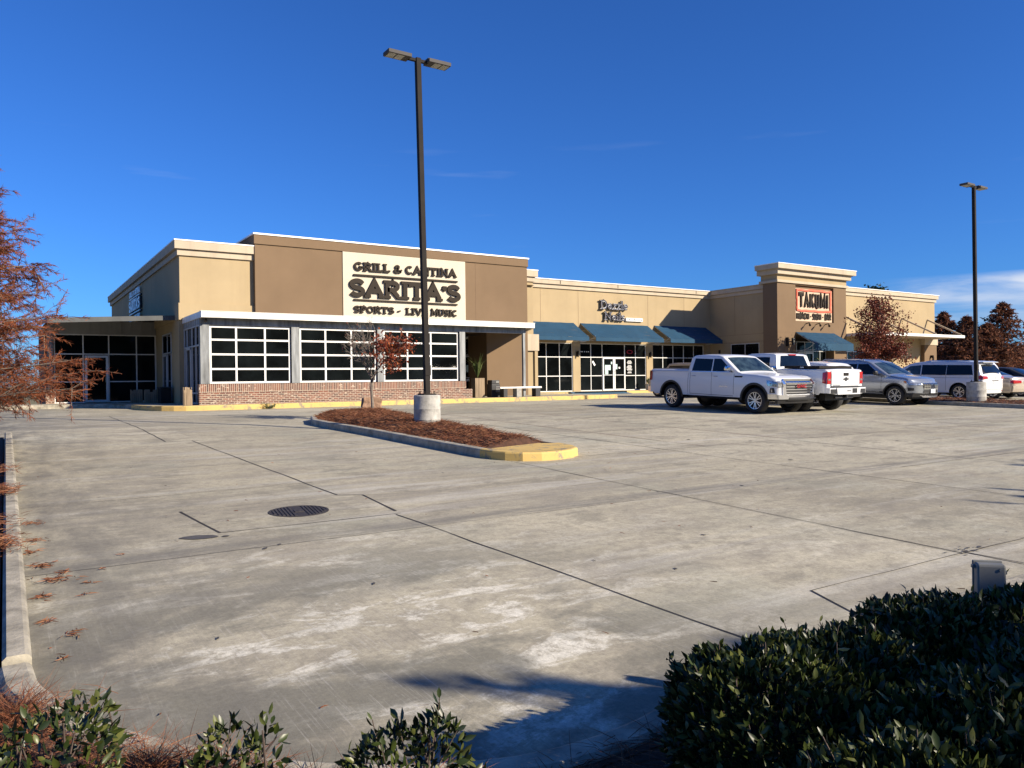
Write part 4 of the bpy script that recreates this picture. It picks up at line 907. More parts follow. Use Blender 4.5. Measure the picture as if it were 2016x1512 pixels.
# ------------------------------------------------------------ vehicles
# local axes: +x forward, origin on the ground between the axles
class Car:
    def __init__(s,root,S):
        s.root=root; s.S=S; s.W=S['W']/2; s.xF=S['xF']; s.xR=S['xR']; s.sil=S['sil']
        s.tw=S.get('tumble',.30); s.belt=S['belt']; s.edge=S.get('edge',.07)
    def T(s,x):
        xs=[p[0] for p in s.sil]; return float(np.interp(x,xs,[p[1] for p in s.sil]))
    def hw(s,x):
        rf,rr,cf,cr=s.S.get('rf',.55),s.S.get('rr',.35),s.S.get('cf',.22),s.S.get('cr',.10); w=s.W
        if x>s.xF-rf: t=min(1,(x-(s.xF-rf))/rf); w-=cf*(1-math.sqrt(max(0,1-t**2.4)))
        if x<s.xR+rr: t=min(1,((s.xR+rr)-x)/rr); w-=cr*(1-math.sqrt(max(0,1-t**2.4)))
        return w
    def inset(s,z,T):
        o=0
        if z>s.belt: o+=(z-s.belt)*s.tw
        zz=(z-.45)/(s.belt-.45); 
        if 0<zz<=1: o+=.055*(zz-.45)**2*1.6
        if z<.55: o+=(.55-z)*.16
        if zz>.62 and z<=s.belt: o+=.02*(zz-.62)/.38
        elif z>s.belt: o+=.02
        r=s.edge
        if T-z<r: o+=r*.75*(1-math.sqrt(max(0,1-((r-(T-z))/r)**2)))
        return o
    def y(s,x,z): return s.hw(x)-s.inset(z,s.T(x))
    def bot(s,x):
        b=s.S.get('rocker',.42)
        for xw in (s.S['xw0'],s.S['xw1']):
            Ra=s.S['arch']; dx=abs(x-xw)
            if dx<Ra: b=max(b,s.S['R']+math.sqrt(Ra*Ra-dx*dx)*s.S.get('archh',1)-.0)
        if x>s.xF-.35: b=max(b,s.S.get('botF',b))
        if x<s.xR+.3: b=max(b,s.S.get('botR',b))
        return b
    def xface(s,y,z,front=True):
        h=s.hw(s.xF if front else s.xR); bow=s.S.get('bowF',.10) if front else s.S.get('bowR',.05)
        lean=s.S.get('leanF',.0) if front else s.S.get('leanR',.0)
        x=(s.xF if front else s.xR); T=s.T(x); d=bow*(y/max(h,.1))**2+lean*max(0,z-.6)
        r=s.edge
        if T-z<r: d+=r*.8*(1-math.sqrt(max(0,1-((r-(T-z))/r)**2)))
        if z<.5: d+=(.5-z)*.3
        return x-d if front else x+d
    def body(s,mat):
        b=MB(); S=s.S; bw=.10
        xs=set(np.arange(s.xR,s.xF+.001,.12)); 
        for p in s.sil: xs.add(p[0])
        for xw in (S['xw0'],S['xw1']):
            for k in range(-14,15): xs.add(xw+S['arch']*math.sin(k/14*math.pi/2))
            xs.add(xw-S['arch']-.001); xs.add(xw+S['arch']+.001)
        for rr in (.02,.06,.1,.16,.22,.3,.4): xs.add(s.xF-rr); xs.add(s.xR+rr)
        xs.add(s.xR); xs.add(s.xF); xs=sorted(x for x in xs if s.xR<=x<=s.xF); xs=[x for i,x in enumerate(xs) if i==0 or x-xs[i-1]>.0008]
        NZ=18
        def zs(x):
            B,T=s.bot(x),s.T(x); r=min(s.edge,(T-B)*.4); lo=[B+(T-r-B)*i/11 for i in range(12)]; hi=[T-r+r*math.sin(i/6*math.pi/2) for i in range(1,7)]
            return lo+hi
        bF=lambda x: S.get('bowF',.1) if x>0 else S.get('bowR',.05)
        def X(x,y,z):  # shear plan ends back with the bow
            if x>s.xF-.45: t=(x-(s.xF-.45))/.45; return x-t*(s.xF-s.xface(y,z))
            if x<s.xR+.3: t=((s.xR+.3)-x)/.3; return x+t*(s.xface(y,z,False)-s.xR)
            return x
        s.X=X
        for side in (1,-1):
            prev=None
            for x in xs:
                col=[(X(x,s.y(x,z),z),side*s.y(x,z),z) for z in zs(x)]
                if prev:
                    for k in range(NZ-1):
                        q=(prev[k],col[k],col[k+1],prev[k+1]); b.quad(*(q if side>0 else q[::-1]) if False else (q[::-1] if side>0 else q))
                prev=col
        # top sheet
        prev=None; NY=12; crown=S.get('crown',.035)
        for x in xs:
            T=s.T(x); yt=s.y(x,T); row=[]
            for k in range(NY+1):
                y=-yt+2*yt*k/NY; c=crown*(1-(y/yt)**2); row.append((X(x,y if abs(y)>0 else 0,T),y,T+c))
            if prev:
                for k in range(NY):
                    b.cur=0
                    b.quad(prev[k],row[k],row[k+1],prev[k+1])
            prev=row
        # end faces
        for fr in (True,False):
            x=s.xF if fr else s.xR; prev=None
            for k in range(NY+1):
                f=-1+2*k/NY; col=[]
                for z in zs(x): 
                    y=f*s.y(x,z); T=s.T(x); top=(crown*(1-f*f)) if z>=T-1e-6 else 0
                    col.append((s.xface(y,z,fr),y,z+top))
                if prev:
                    for j in range(NZ-1):
                        q=(prev[j],col[j],col[j+1],prev[j+1]); b.quad(*(q if fr else q[::-1]))
                prev=col
        o=b.build('body',mat,s.root,smooth=40)
        o.data.validate(); bm=bmesh.new(); bm.from_mesh(o.data); bmesh.ops.remove_doubles(bm,verts=bm.verts,dist=.0006); bmesh.ops.recalc_face_normals(bm,faces=bm.faces); bm.to_mesh(o.data); bm.free()
        o.data.polygons.foreach_set('use_smooth',[True]*len(o.data.polygons)); o.data.set_sharp_from_angle(angle=R(38))
        # dark underside + wheel wells
        u=MB(); u.box(s.xR+.3,s.xF-.6,-s.W+.36,s.W-.36,.40 if S['R']>.40 else .24,.74)
        for xw in (S['xw0'],S['xw1']):
            ra=S['arch']+.012
            for sd in (1,-1):
                y0,y1=sd*(s.W-.05),sd*(s.W-.44); prev=None
                for k in range(17):
                    a=math.pi*k/16; p=(xw+ra*math.cos(a),S['R']+ra*math.sin(a))
                    if prev:
                        u.quad((prev[0],y0,prev[1]),(p[0],y0,p[1]),(p[0],y1,p[1]),(prev[0],y1,prev[1])); u.quad((prev[0],y1,prev[1]),(p[0],y1,p[1]),(p[0],y1,S['R']-.02),(prev[0],y1,S['R']-.02))
                    prev=p
        for xw in (S['xw0'],S['xw1']): pass
        u.build('underbody','black',s.root)
        return o
    # overlays -------------------------------------------------
    def side(s,b,quad,side,eps=.006,n=8,m=5):
        """bilinear patch over the side: quad=[(x,z)*4] bl,br,tr,tl"""
        (a,c,d,e)=[Vector(p) for p in quad]; g=[]
        for j in range(m+1):
            row=[]
            for i in range(n+1):
                u,v=i/n,j/m; p=(a.lerp(c,u)).lerp(e.lerp(d,u),v); yy=s.y(p.x,p.y); row.append((s.X(p.x,yy,p.y),side*(yy+eps),p.y))
            g.append(row)
        for j in range(m):
            for i in range(n):
                q=(g[j][i],g[j][i+1],g[j+1][i+1],g[j+1][i]); b.quad(*(q[::-1] if side>0 else q))
    def sides(s,name,mat,quads,eps=.006,sides=(1,-1),par=None,n=8,**kw):
        out=[]
        for sd in sides:
            b=MB()
            for q in quads: s.side(b,q,sd,eps,n)
            out.append(b.build(name,mat,par or s.root,smooth=30,**kw))
        return out
    def face(s,name,mat,quad,front=True,eps=.006,n=8,m=4,par=None,thick=0,**kw):
        b=MB(); quads=quad if isinstance(quad[0][0],(tuple,list)) else [quad]
        for quad in quads:
            (a,c,d,e)=[Vector(p) for p in quad]; g=[]
            for j in range(m+1):
                row=[]
                for i in range(n+1):
                    u,v=i/n,j/m; p=(a.lerp(c,u)).lerp(e.lerp(d,u),v); x=s.xface(p.x,p.y,front)+(eps if front else -eps); row.append((x,p.x,p.y))
                g.append(row)
            for j in range(m):
                for i in range(n):
                    q=(g[j][i],g[j][i+1],g[j+1][i+1],g[j+1][i]); b.quad(*(q if front else q[::-1]))
            if thick:
                dx=-thick if front else thick
                rim=[g[0][i] for i in range(n+1)]+[g[j][n] for j in range(1,m+1)]+[g[m][i] for i in range(n-1,-1,-1)]+[g[j][0] for j in range(m-1,0,-1)]
                for p,q in zip(rim,rim[1:]+rim[:1]): b.quad(p,q,(q[0]+dx,q[1],q[2]),(p[0]+dx,p[1],p[2]))
        return b.build(name,mat,par or s.root,smooth=30,**kw)
    def top(s,name,mat,x0,x1,f0,f1,eps=.008,n=10,m=8,**kw):
        b=MB(); g=[]; crown=s.S.get('crown',.035)
        for j in range(m+1):
            x=x0+(x1-x0)*j/m; f=f0+(f1-f0)*j/m; T=s.T(x); yt=s.y(x,T); dT=(s.T(x+.01)-s.T(x-.01))/.02; L=math.hypot(dT,1); row=[]
            for i in range(n+1):
                y=(-1+2*i/n)*f*yt; row.append((x-dT/L*eps,y,T+crown*(1-(y/yt)**2)+eps/L))
            g.append(row)
        for j in range(m):
            for i in range(n): b.quad(g[j][i],g[j][i+1],g[j+1][i+1],g[j+1][i])
        return b.build(name,mat,s.root,smooth=30,**kw)
    def wheels(s,rim='alloy',spokes=6,double=True,rw=.27,rimr=None):
        S=s.S; Rr=S['R']; rr=rimr or Rr*.66; tb=MB(); 
        tb.lathe([(rr,-rw/2+.02),(rr+.02,-rw/2),(Rr-.05,-rw/2),(Rr-.015,-rw/2+.03),(Rr,-rw/2+.06),(Rr,rw/2-.06),(Rr-.015,rw/2-.03),(Rr-.05,rw/2),(rr+.02,rw/2),(rr,rw/2-.02)],axis='Y',n=40,cap=False)
        tyre=None; rimo=None
        for xw in (S['xw0'],S['xw1']):
            for sd in (1,-1):
                wh=bpy.data.objects.new('wheel',None); COL.objects.link(wh); wh.parent=s.root; wh.location=(xw,sd*(s.W-rw/2-.025),Rr); wh.rotation_euler=(0,R(17*xw),0 if sd>0 else math.pi)
                if tyre is None:
                    tyre=tb.build('tyre','rubber',wh,smooth=30)
                    rb=MB()
                    rb.lathe([(rr,rw/2-.03),(rr,rw/2-.005),(rr-.018,rw/2-.008),(rr-.03,rw/2-.035),(rr-.035,-rw/2+.02)],axis='Y',n=40,cap=False)
                    yo=rw/2-.03
                    for k in range(spokes):
                        a0=2*math.pi*k/spokes
                        for da in ((-.17,.17) if double else (0,)):
                            a,a2=a0+da*1.15,a0+da*.35
                            p0=(math.cos(a2)*.045,yo-.012,math.sin(a2)*.045); p1=(math.cos(a)*(rr-.015),yo,math.sin(a)*(rr-.015))
                            rb.bar(p0,p1,.034 if double else .06,.028,up=(0,1,0))
                    rb.tube([(0,yo-.05,0),(0,yo+.006,0)],[.075,.06],16)
                    rimo=rb.build('rim',rim,wh,smooth=30)
                    ib=MB(); ib.tube([(0,-rw/2+.03,0),(0,yo-.06,0)],rr-.02,28); ib.tube([(0,yo-.06,0),(0,yo-.05,0)],.15,20); disc=ib.build('brake_disc','black',wh)
                else:
                    for src in (tyre,rimo,disc):
                        c=src.copy(); COL.objects.link(c); c.parent=wh
    def seams(s,segs,w=.012,par=None):
        for sd in (1,-1):
            b=MB()
            for (x0,z0),(x1,z1) in segs:
                d=Vector((x1-x0,z1-z0)).normalized()*w/2; n=Vector((-d.y,d.x))
                s.side(b,[(x0-n.x,z0-n.y),(x1-n.x,z1-n.y),(x1+n.x,z1+n.y),(x0+n.x,z0+n.y)] ,sd,.003,n=6,m=1)
            b.build('door_seam','black',s.root)
    def mirror(s,x,z,mat,cap='black'):
        for sd in (1,-1):
            y0=s.y(x,z); b=MB(); b.bar((x,sd*(y0-.02),z),(x+.02,sd*(y0+.12),z+.03),.05,.05); b.build('mirror_arm','black',s.root)
            b=MB(); c=Vector((x-.01,sd*(y0+.20),z+.10)); pr=[(-.05,.6),(-.03,.92),(.02,1),(.07,.86),(.10,.45)]
            # rounded shell
            rings=[]
            for dx,k in pr:
                rings.append([(c.x+dx,c.y+.115*k*math.copysign(abs(math.cos(t))**.6,math.cos(t)),c.z+.095*k*math.copysign(abs(math.sin(t))**.6,math.sin(t))) for t in np.linspace(0,2*math.pi,17)[:-1]])
            for r0,r1 in zip(rings,rings[1:]):
                for i in range(16): b.quad(r0[i],r1[i],r1[(i+1)%16],r0[(i+1)%16])
            b.quad(*rings[0]); b.quad(*rings[-1][::-1])
            m=b.build('side_mirror',mat,s.root,smooth=50)
    def handles(s,pts,mat='chrome'):
        for sd in (1,-1):
            for x,z in pts:
                b=MB(); y=s.y(x,z); b.tube([(x-.09,sd*(y+.004),z),(x-.07,sd*(y+.035),z+.004),(x+.07,sd*(y+.035),z+.004),(x+.09,sd*(y+.004),z)],.013,8); b.build('door_handle',mat,s.root,smooth=50)
def car_root(name,x,y,head,label,cat,group='cars parked in front of the shops'):
    s=(gz(y+1.5)-gz(y-1.5))/3
    return empty(name,(x,y,gz(y)+.004),label,cat,group,rot=(0,(math.atan(s) if head<0 else -math.atan(s)),R(90 if head>0 else -90)))
# ---- pickup (crew cab) shared outline
def pickup(root,S,paint,flip=False):
    c=Car(root,S); c.body(paint); return c
# 1) white crew cab pickup, nose towards the road
r1=car_root('pickup_truck',21.42,18.58,-1,'white crew cab pickup with a big chrome grille, nearest the restaurant','pickup truck')
S=dict(W=2.04,xF=2.86,xR=-3.02,xw0=-1.88,xw1=1.88,R=.425,arch=.53,rocker=.50,botF=.44,botR=.55,belt=1.33,tumble=.24,edge=.075,rf=.5,rr=.2,cf=.16,cr=.05,bowF=.10,bowR=.02,leanF=-.02,crown=.03,
 sil=[(-3.02,1.38),(-2.98,1.40),(-1.06,1.40),(-1.04,1.42),(-.97,1.84),(-.86,1.90),(-.4,1.93),(.25,1.91),(.42,1.87),(1.22,1.335),(1.30,1.30),(1.9,1.275),(2.5,1.22),(2.78,1.15),(2.86,1.08)])
c=Car(r1,S); c.body('white'); c.wheels(spokes=6)
c.sides('side_window','cglass',[[(-.88,1.36),(.02,1.36),(.02,1.78),(-.80,1.80)]],eps=.004)
c.sides('side_window','cglass',[[(.07,1.36),(.95,1.36),(.38,1.79),(.07,1.79)]],eps=.004)
c.sides('window_trim','chrome',[[(-.93,1.335),(1.02,1.335),(1.0,1.352),(-.93,1.352)]],eps=.008)
c.top('windscreen','wshield',.50,1.19,.88,.93)
c.top('rear_window','cglass',-1.035,-.975,.80,.72,m=3)
c.top('bed_opening','black',-2.93,-1.10,.90,.90,eps=.006)
c.seams([((-.95,.54),(-.95,1.33)),((.045,.54),(.045,1.33)),((1.02,.60),(1.02,1.32)),((-.95,.56),(1.0,.54)),((-1.05,.52),(-1.05,1.39))])
c.handles([(-.78,1.18),(.22,1.18)]); c.mirror(.90,1.36,'chrome')
# wheel arch trim
def arch_trim(c,mat='black',w=.06):
    for sd in (1,-1):
        for xw in (c.S['xw0'],c.S['xw1']):
            b=MB(); Ra=c.S['arch']
            for k in range(24):
                a0,a1=math.pi*k/24,math.pi*(k+1)/24
                q=[]
                for a,rr in ((a0,Ra-.01),(a1,Ra-.01),(a1,Ra+w),(a0,Ra+w)):
                    x,z=xw+rr*math.cos(a),c.S['R']+rr*math.sin(a); yy=c.y(x,z) if z>.5 else c.y(x,.5); q.append((c.X(x,yy,z),sd*(yy+.012),z))
                b.quad(*(q if sd<0 else q[::-1]))
                p,q2=q[1],q[0]; b.quad((p[0],p[1]-sd*.10,p[2]),(q2[0],q2[1]-sd*.10,q2[2]),q2,p)
            b.build('wheel_arch_trim',mat,c.root,smooth=40)
arch_trim(c)
c.face('grille','black',[(-.66,.66),(.66,.66),(.70,1.09),(-.70,1.09)],eps=.02,thick=.05)
g=c.face('grille_bar','chrome',[[(-.74,1.09),(.74,1.09),(.72,1.15),(-.72,1.15)],[(-.76,.64),(-.64,.64),(-.70,1.10),(-.79,1.10)],[(.64,.64),(.76,.64),(.79,1.10),(.70,1.10)],*[[(-.66,z),(.66,z),(.66,z+.035),(-.66,z+.035)] for z in (.70,.79,.88,.97,1.04)]],eps=.045,thick=.06)
def emblem(c,text,mat,u0,u1,v0,v1,st_,front=True,eps=.06):
    b=MB(); sg=-1 if front else 1   # text must read left to right seen from outside
    cx=(u0+u1)/2
    f=lambda u,v,d:(c.xface(cx,v,front)+(eps+d)*(1 if front else -1)-(abs(u)*0), (u if front else -u),v)
    lettering(b,text,u0,u1,v0,v1,f,st_,.008); return b.build('emblem',mat,c.root)
emblem(c,'GMC','signred',-.25,.25,.86,.98,.030,eps=.075)
c.sides('headlight','lens',[[(2.40,.93),(2.80,.90),(2.80,1.06),(2.36,1.10)]],eps=.012)
c.face('headlight','lens',[[(-.95,.88),(-.80,.88),(-.80,1.08),(-.95,1.08)],[(.80,.88),(.95,.88),(.95,1.08),(.80,1.08)]],eps=.014)
c.face('front_bumper','chrome',[(-.93,.50),(.93,.50),(.93,.64),(-.93,.64)],eps=.05,thick=.1,n=16)
c.sides('front_bumper_end','chrome',[[(2.44,.50),(2.82,.50),(2.82,.66),(2.44,.66)]],eps=.02)
c.face('air_intake','black',[(-.58,.46),(.58,.46),(.52,.56),(-.52,.56)],eps=.06); c.face('chin_spoiler','black',[(-.9,.36),(.9,.36),(.93,.49),(-.93,.49)],eps=.0,thick=.1)
c.sides('fog_lamp','black',[[(2.52,.70),(2.76,.70),(2.72,.86),(2.56,.86)]],eps=.012); c.sides('fog_lamp_glass','lens',[[(2.60,.72),(2.66,.72),(2.65,.84),(2.60,.84)]],eps=.018)
c.sides('fender_vent','bronze',[[(1.06,1.17),(1.36,1.17),(1.40,1.22),(1.04,1.22)]],eps=.008)
c.sides('taillight','red',[[(-3.0,.98),(-2.86,1.0),(-2.88,1.33),(-3.0,1.36)]],eps=.012)
c.face('taillight','red',[[(-1.0,.98),(-.84,.98),(-.84,1.34),(-1.0,1.34)],[(.84,.98),(1.0,.98),(1.0,1.34),(.84,1.34)]],front=False,eps=.01)
c.face('rear_bumper','chrome',[(-.98,.54),(.98,.54),(.98,.74),(-.98,.74)],front=False,eps=.12,thick=.14)
b=MB()
for sd in (1,-1): b.tube([(-1.0,sd*.96,.48),(-.9,sd*1.02,.46),(1.05,sd*1.02,.46),(1.15,sd*.96,.48)],.035,8)
b.build('side_step','bronze',r1,smooth=50)
c.sides('door_badge','alloy',[[(.40,.84),(.78,.84),(.78,.87),(.40,.87)]],eps=.006)
# 2) white pickup seen from behind
r2=car_root('pickup_truck',23.68,18.55,1,'white pickup with red taillights, backed to the road beside the chrome-grilled truck','pickup truck')
S=dict(W=2.03,xF=2.85,xR=-2.95,xw0=-1.85,xw1=1.87,R=.44,arch=.55,rocker=.60,botF=.5,botR=.66,belt=1.40,tumble=.24,edge=.05,rf=.5,rr=.12,cf=.16,cr=.04,bowF=.10,bowR=.01,crown=.02,
 sil=[(-2.95,1.43),(-2.9,1.45),(-.96,1.45),(-.94,1.50),(-.83,1.92),(-.72,1.975),(-.3,2.0),(.3,1.98),(.48,1.93),(1.26,1.42),(1.9,1.36),(2.5,1.28),(2.85,1.14)])
c=Car(r2,S); c.body('white'); c.wheels(rim='dalloy',spokes=6,rw=.31)
c.sides('side_window','cglass',[[(-.62,1.46),(.95,1.46),(.42,1.86),(-.58,1.86)]],eps=.004)
c.top('windscreen','wshield',.55,1.22,.88,.92)
c.top('rear_window','cglass',-.935,-.835,.86,.78,m=4)
c.top('bed_cover','black',-2.84,-1.02,.94,.94,eps=.012)
b=MB(); b.box(-2.6,-1.2,-.92,.92,1.47,1.56); b.build('tonneau_cover','bronze',r2,bevel=.02); b=MB(); b.box(-2.0,-1.86,.921,.93,1.49,1.53); b.build('cover_latch','alloy',r2)
c.seams([((-.86,.62),(-.86,1.40)),((.02,.62),(.02,1.40)),((1.02,.66),(1.02,1.38))]); c.handles([(-.70,1.24),(.2,1.24)],'white'); c.mirror(.9,1.46,'black')
arch_trim(c,'black',.03)
for s0 in (-1,1):
    a,bb=sorted((s0*.80,s0*.985)); 
    t=c.face('taillight','red',[(a,.97),(bb,.97),(bb,1.37),(a,1.37)],front=False,eps=.022,thick=.03)
c.sides('taillight_side','red',[[(-2.94,.97),(-2.80,1.0),(-2.78,1.34),(-2.94,1.37)]],eps=.014)
c.face('taillight_lens','lens',[[(-.95,1.08),(-.84,1.08),(-.84,1.14),(-.95,1.14)],[(.84,1.08),(.95,1.08),(.95,1.14),(.84,1.14)]],front=False,eps=.03)
tg=c.face('tailgate','white',[(-.78,.90),(.78,.90),(.78,1.42),(-.78,1.42)],front=False,eps=.03,thick=.035)
c.face('tailgate_seam','black',[[(-.795,.88),(-.782,.88),(-.782,1.42),(-.795,1.42)],[(.782,.88),(.795,.88),(.795,1.42),(.782,1.42)],[(-.78,.955),(.78,.955),(.78,.963),(-.78,.963)]],front=False,eps=.034)
c.face('tailgate_handle','bronze',[(-.13,1.24),(.13,1.24),(.13,1.34),(-.13,1.34)],front=False,eps=.05,thick=.02)
b=MB(); xx=c.xface(0,1.12,False)-.045
for q in (((-.15,1.10),(.13,1.10),(.15,1.155),(-.13,1.155)),((-.05,1.065),(.04,1.065),(.06,1.19),(-.03,1.19))):
    b.quad(*[(xx-(.002 if q[0][0]==-.05 else 0),-u,v) for u,v in q])
    b.quad(*[(xx+.01,-u,v) for u,v in q[::-1]])
b.build('emblem','black',r2)
b=MB(); 
for i in range(9): u=.70-i*.045; b.box(xx+.002,xx+.01,u-.018,u+.010,.91,.935)
b.build('tailgate_letters','alloy',r2)
c.face('rear_bumper','white',[[(-.62,.62),(.62,.62),(.66,.84),(-.66,.84)]],front=False,eps=.16,thick=.16); 
for s0 in (-1,1):
    a,bb=sorted((s0*.62,s0*1.0)); c.face('bumper_corner','white',[(a,.62),(bb,.66),(bb,.84),(a,.84)] if s0>0 else [(a,.66),(bb,.62),(bb,.84),(a,.84)],front=False,eps=.13,thick=.16); c.face('bumper_step','black',[(a+.03,.64),(bb-.03,.66),(bb-.03,.80),(a+.03,.80)],front=False,eps=.142)
c.face('bumper_top_pad','black',[(-.8,.845),(.8,.845),(.78,.885),(-.78,.885)],front=False,eps=.12,thick=.12)
c.face('plate_recess','black',[(-.46,.66),(-.18,.66),(-.18,.82),(-.46,.82)],front=False,eps=.165)
c.face('licence_plate','plate',[(-.16,.67),(.14,.67),(.14,.81),(-.16,.81)],front=False,eps=.172)
b=MB(); lettering(b,'0147',-.11,.11,.71,.77,lambda u,v,d:(c.xface(0,.74,False)-.172-d,-u+.01,v),.012,.004); b.build('plate_number','navy',r2)
b=MB(); b.box(-3.05,-2.9,-.04,.04,.50,.62); b.bar((-2.9,-.5,.52),(-2.9,.5,.52),.07); b.lathe([(.18,0),(.2,.05),(.2,.12)],(-1.85,-.06,.38)); b.tube([(-1.85,-.8,.45),(-1.85,.8,.45)],.06); b.build('hitch','black',r2)
b=MB(); b.box(-.86,-.80,-.20,.20,1.93,1.97); b.build('high_brake_light','red',r2)
# 3) white crossover behind
def suv(root,S,paint,rim,glass=True):
    c=Car(root,S); c.body(paint); c.wheels(rim=rim,spokes=S.get('sp',5)); return c
r3=car_root('crossover_car',26.75,19.55,1,'white crossover mostly hidden between the white pickup and the silver SUV','car')
S=dict(W=1.86,xF=2.2,xR=-2.15,xw0=-1.3,xw1=1.35,R=.35,arch=.42,rocker=.36,botR=.38,belt=1.02,tumble=.34,edge=.08,rf=.6,rr=.4,cf=.25,cr=.16,bowF=.12,bowR=.10,crown=.04,
 sil=[(-2.15,1.03),(-2.08,1.07),(-1.75,1.52),(-1.6,1.62),(-.9,1.68),(-.1,1.67),(.25,1.60),(1.05,1.08),(1.8,.98),(2.2,.78)])
c=suv(r3,S,'white','alloy'); c.sides('side_window','cglass',[[(-1.5,1.08),(.75,1.08),(.2,1.50),(-1.45,1.50)]],eps=.004); c.top('rear_window','cglass',-2.05,-1.76,.85,.80); c.top('windscreen','wshield',.32,1.0,.88,.9)
c.sides('taillight','red',[[(-2.12,.92),(-1.85,.95),(-1.88,1.12),(-2.1,1.08)]],eps=.012); c.face('rear_bumper','black',[(-.9,.36),(.9,.36),(.9,.52),(-.9,.52)],front=False,eps=.03,thick=.05)
# 4) silver SUV, nose to the road
r4=car_root('suv',30.38,18.62,-1,'silver SUV with black lower cladding parked beside the kerbed lamp island','SUV')
S=dict(W=2.0,xF=2.38,xR=-2.66,xw0=-1.44,xw1=1.42,R=.39,arch=.455,rocker=.44,botF=.34,botR=.42,belt=1.15,tumble=.30,edge=.09,rf=.65,rr=.4,cf=.26,cr=.14,bowF=.16,bowR=.08,leanF=.0,crown=.04,
 sil=[(-2.66,1.14),(-2.58,1.2),(-2.30,1.62),(-2.15,1.72),(-1.4,1.78),(-.3,1.79),(.12,1.74),(.30,1.68),(1.10,1.20),(1.2,1.17),(1.8,1.10),(2.2,1.02),(2.38,.90)])
c=suv(r4,S,'silver','alloy')
c.sides('side_window','cglass',[[(-2.25,1.20),(-1.25,1.20),(-1.25,1.60),(-2.0,1.60)]],eps=.004); c.sides('side_window','cglass',[[(-1.20,1.20),(-.28,1.20),(-.28,1.62),(-1.20,1.61)]],eps=.004); c.sides('side_window','cglass',[[(-.23,1.20),(.78,1.20),(.20,1.62),(-.23,1.62)]],eps=.004)
c.sides('pillar_trim','black',[[(-1.26,1.19),(-1.19,1.19),(-1.19,1.61),(-1.26,1.61)]],eps=.006); c.top('windscreen','wshield',.36,1.08,.88,.92); c.top('rear_window','cglass',-2.54,-2.32,.82,.78)
c.seams([((-1.22,.5),(-1.22,1.19)),((-.26,.5),(-.26,1.19)),((.86,.6),(.86,1.17))]); c.handles([(-1.08,1.05),(-.12,1.05)],'silver'); c.mirror(.72,1.17,'black')
arch_trim(c,'black',.045)
c.sides('cladding','black',[[(-.95,.40),(.95,.40),(.95,.53),(-.95,.53)]],eps=.012); c.sides('cladding_strip','alloy',[[(-.8,.50),(.8,.50),(.8,.52),(-.8,.52)]],eps=.02)
c.face('front_cladding','black',[(-.92,.34),(.92,.34),(.92,.50),(-.92,.50)],eps=.01,thick=.05); c.sides('front_cladding','black',[[(1.86,.34),(2.33,.34),(2.33,.50),(1.88,.50)]],eps=.010)
c.face('grille','black',[(-.50,.70),(.50,.70),(.56,.90),(-.56,.90)],eps=.014,m=4)
c.face('grille_bar','chrome',[[(-.54,.885),(.54,.885),(.55,.905),(-.55,.905)],[(-.48,.745),(.48,.745),(.48,.765),(-.48,.765)],[(-.5,.80),(.5,.80),(.5,.82),(-.5,.82)],*[[(y-.012,.70),(y+.012,.70),(y+.012,.89),(y-.012,.89)] for y in np.arange(-.45,.46,.10)],[(-.48,.655),(.48,.655),(.50,.69),(-.50,.69)]],eps=.022,thick=.02)
c.face('lower_grille','black',[(-.52,.52),(.52,.52),(.48,.63),(-.48,.63)],eps=.016)
c.sides('headlight','lens',[[(1.86,.88),(2.30,.80),(2.32,.88),(1.78,.99)]],eps=.012); c.sides('turn_signal','amber',[[(1.80,.91),(1.92,.89),(1.90,.96),(1.79,.98)]],eps=.016)
c.face('headlight','lens',[[(-.74,.80),(-.58,.78),(-.60,.87),(-.74,.88)],[(.58,.78),(.74,.80),(.74,.88),(.60,.87)]],eps=.016)
c.sides('fog_lamp','black',[[(2.02,.58),(2.33,.60),(2.33,.70),(1.98,.72)]],eps=.012); c.face('skid_plate','alloy',[(-.45,.33),(.45,.33),(.60,.39),(-.60,.39)],eps=.04,thick=.05)
c.face('licence_plate','plate',[(-.16,.50),(.16,.50),(.16,.66),(-.16,.66)],eps=.05,thick=.02)
b=MB()
for sd in (1,-1): b.tube([(-2.0,sd*.70,1.74),(-1.9,sd*.71,1.80),(-.3,sd*.72,1.82),(-.05,sd*.71,1.77)],.018,6)
b.build('roof_rail','alloy',r4)
# 5) white minivan from behind
r5=car_root('minivan',37.0,19.68,1,'white minivan with dark tinted windows, backed to the road behind the right lamp pole','minivan')
S=dict(W=1.98,xF=2.45,xR=-2.72,xw0=-1.62,xw1=1.42,R=.36,arch=.43,rocker=.32,botR=.30,belt=1.10,tumble=.22,edge=.09,rf=.7,rr=.4,cf=.3,cr=.12,bowF=.2,bowR=.08,crown=.04,
 sil=[(-2.72,1.12),(-2.66,1.18),(-2.36,1.60),(-2.30,1.68),(-2.2,1.73),(-1.2,1.76),(-.2,1.75),(.5,1.68),(.8,1.58),(1.62,1.12),(2.1,.98),(2.45,.74)])
c=suv(r5,S,'white','alloy')
c.sides('side_window','cglass',[[(-2.22,1.14),(-1.05,1.12),(-1.05,1.58),(-2.12,1.58)]],eps=.004); c.sides('side_window','cglass',[[(-1.03,1.12),(.10,1.12),(.10,1.58),(-1.03,1.58)]],eps=.004); c.sides('side_window','wshield',[[(.15,1.12),(1.25,1.12),(.66,1.52),(.15,1.57)]],eps=.004)
c.top('rear_window','cglass',-2.64,-2.38,.88,.80); c.top('windscreen','wshield',.84,1.56,.9,.92)
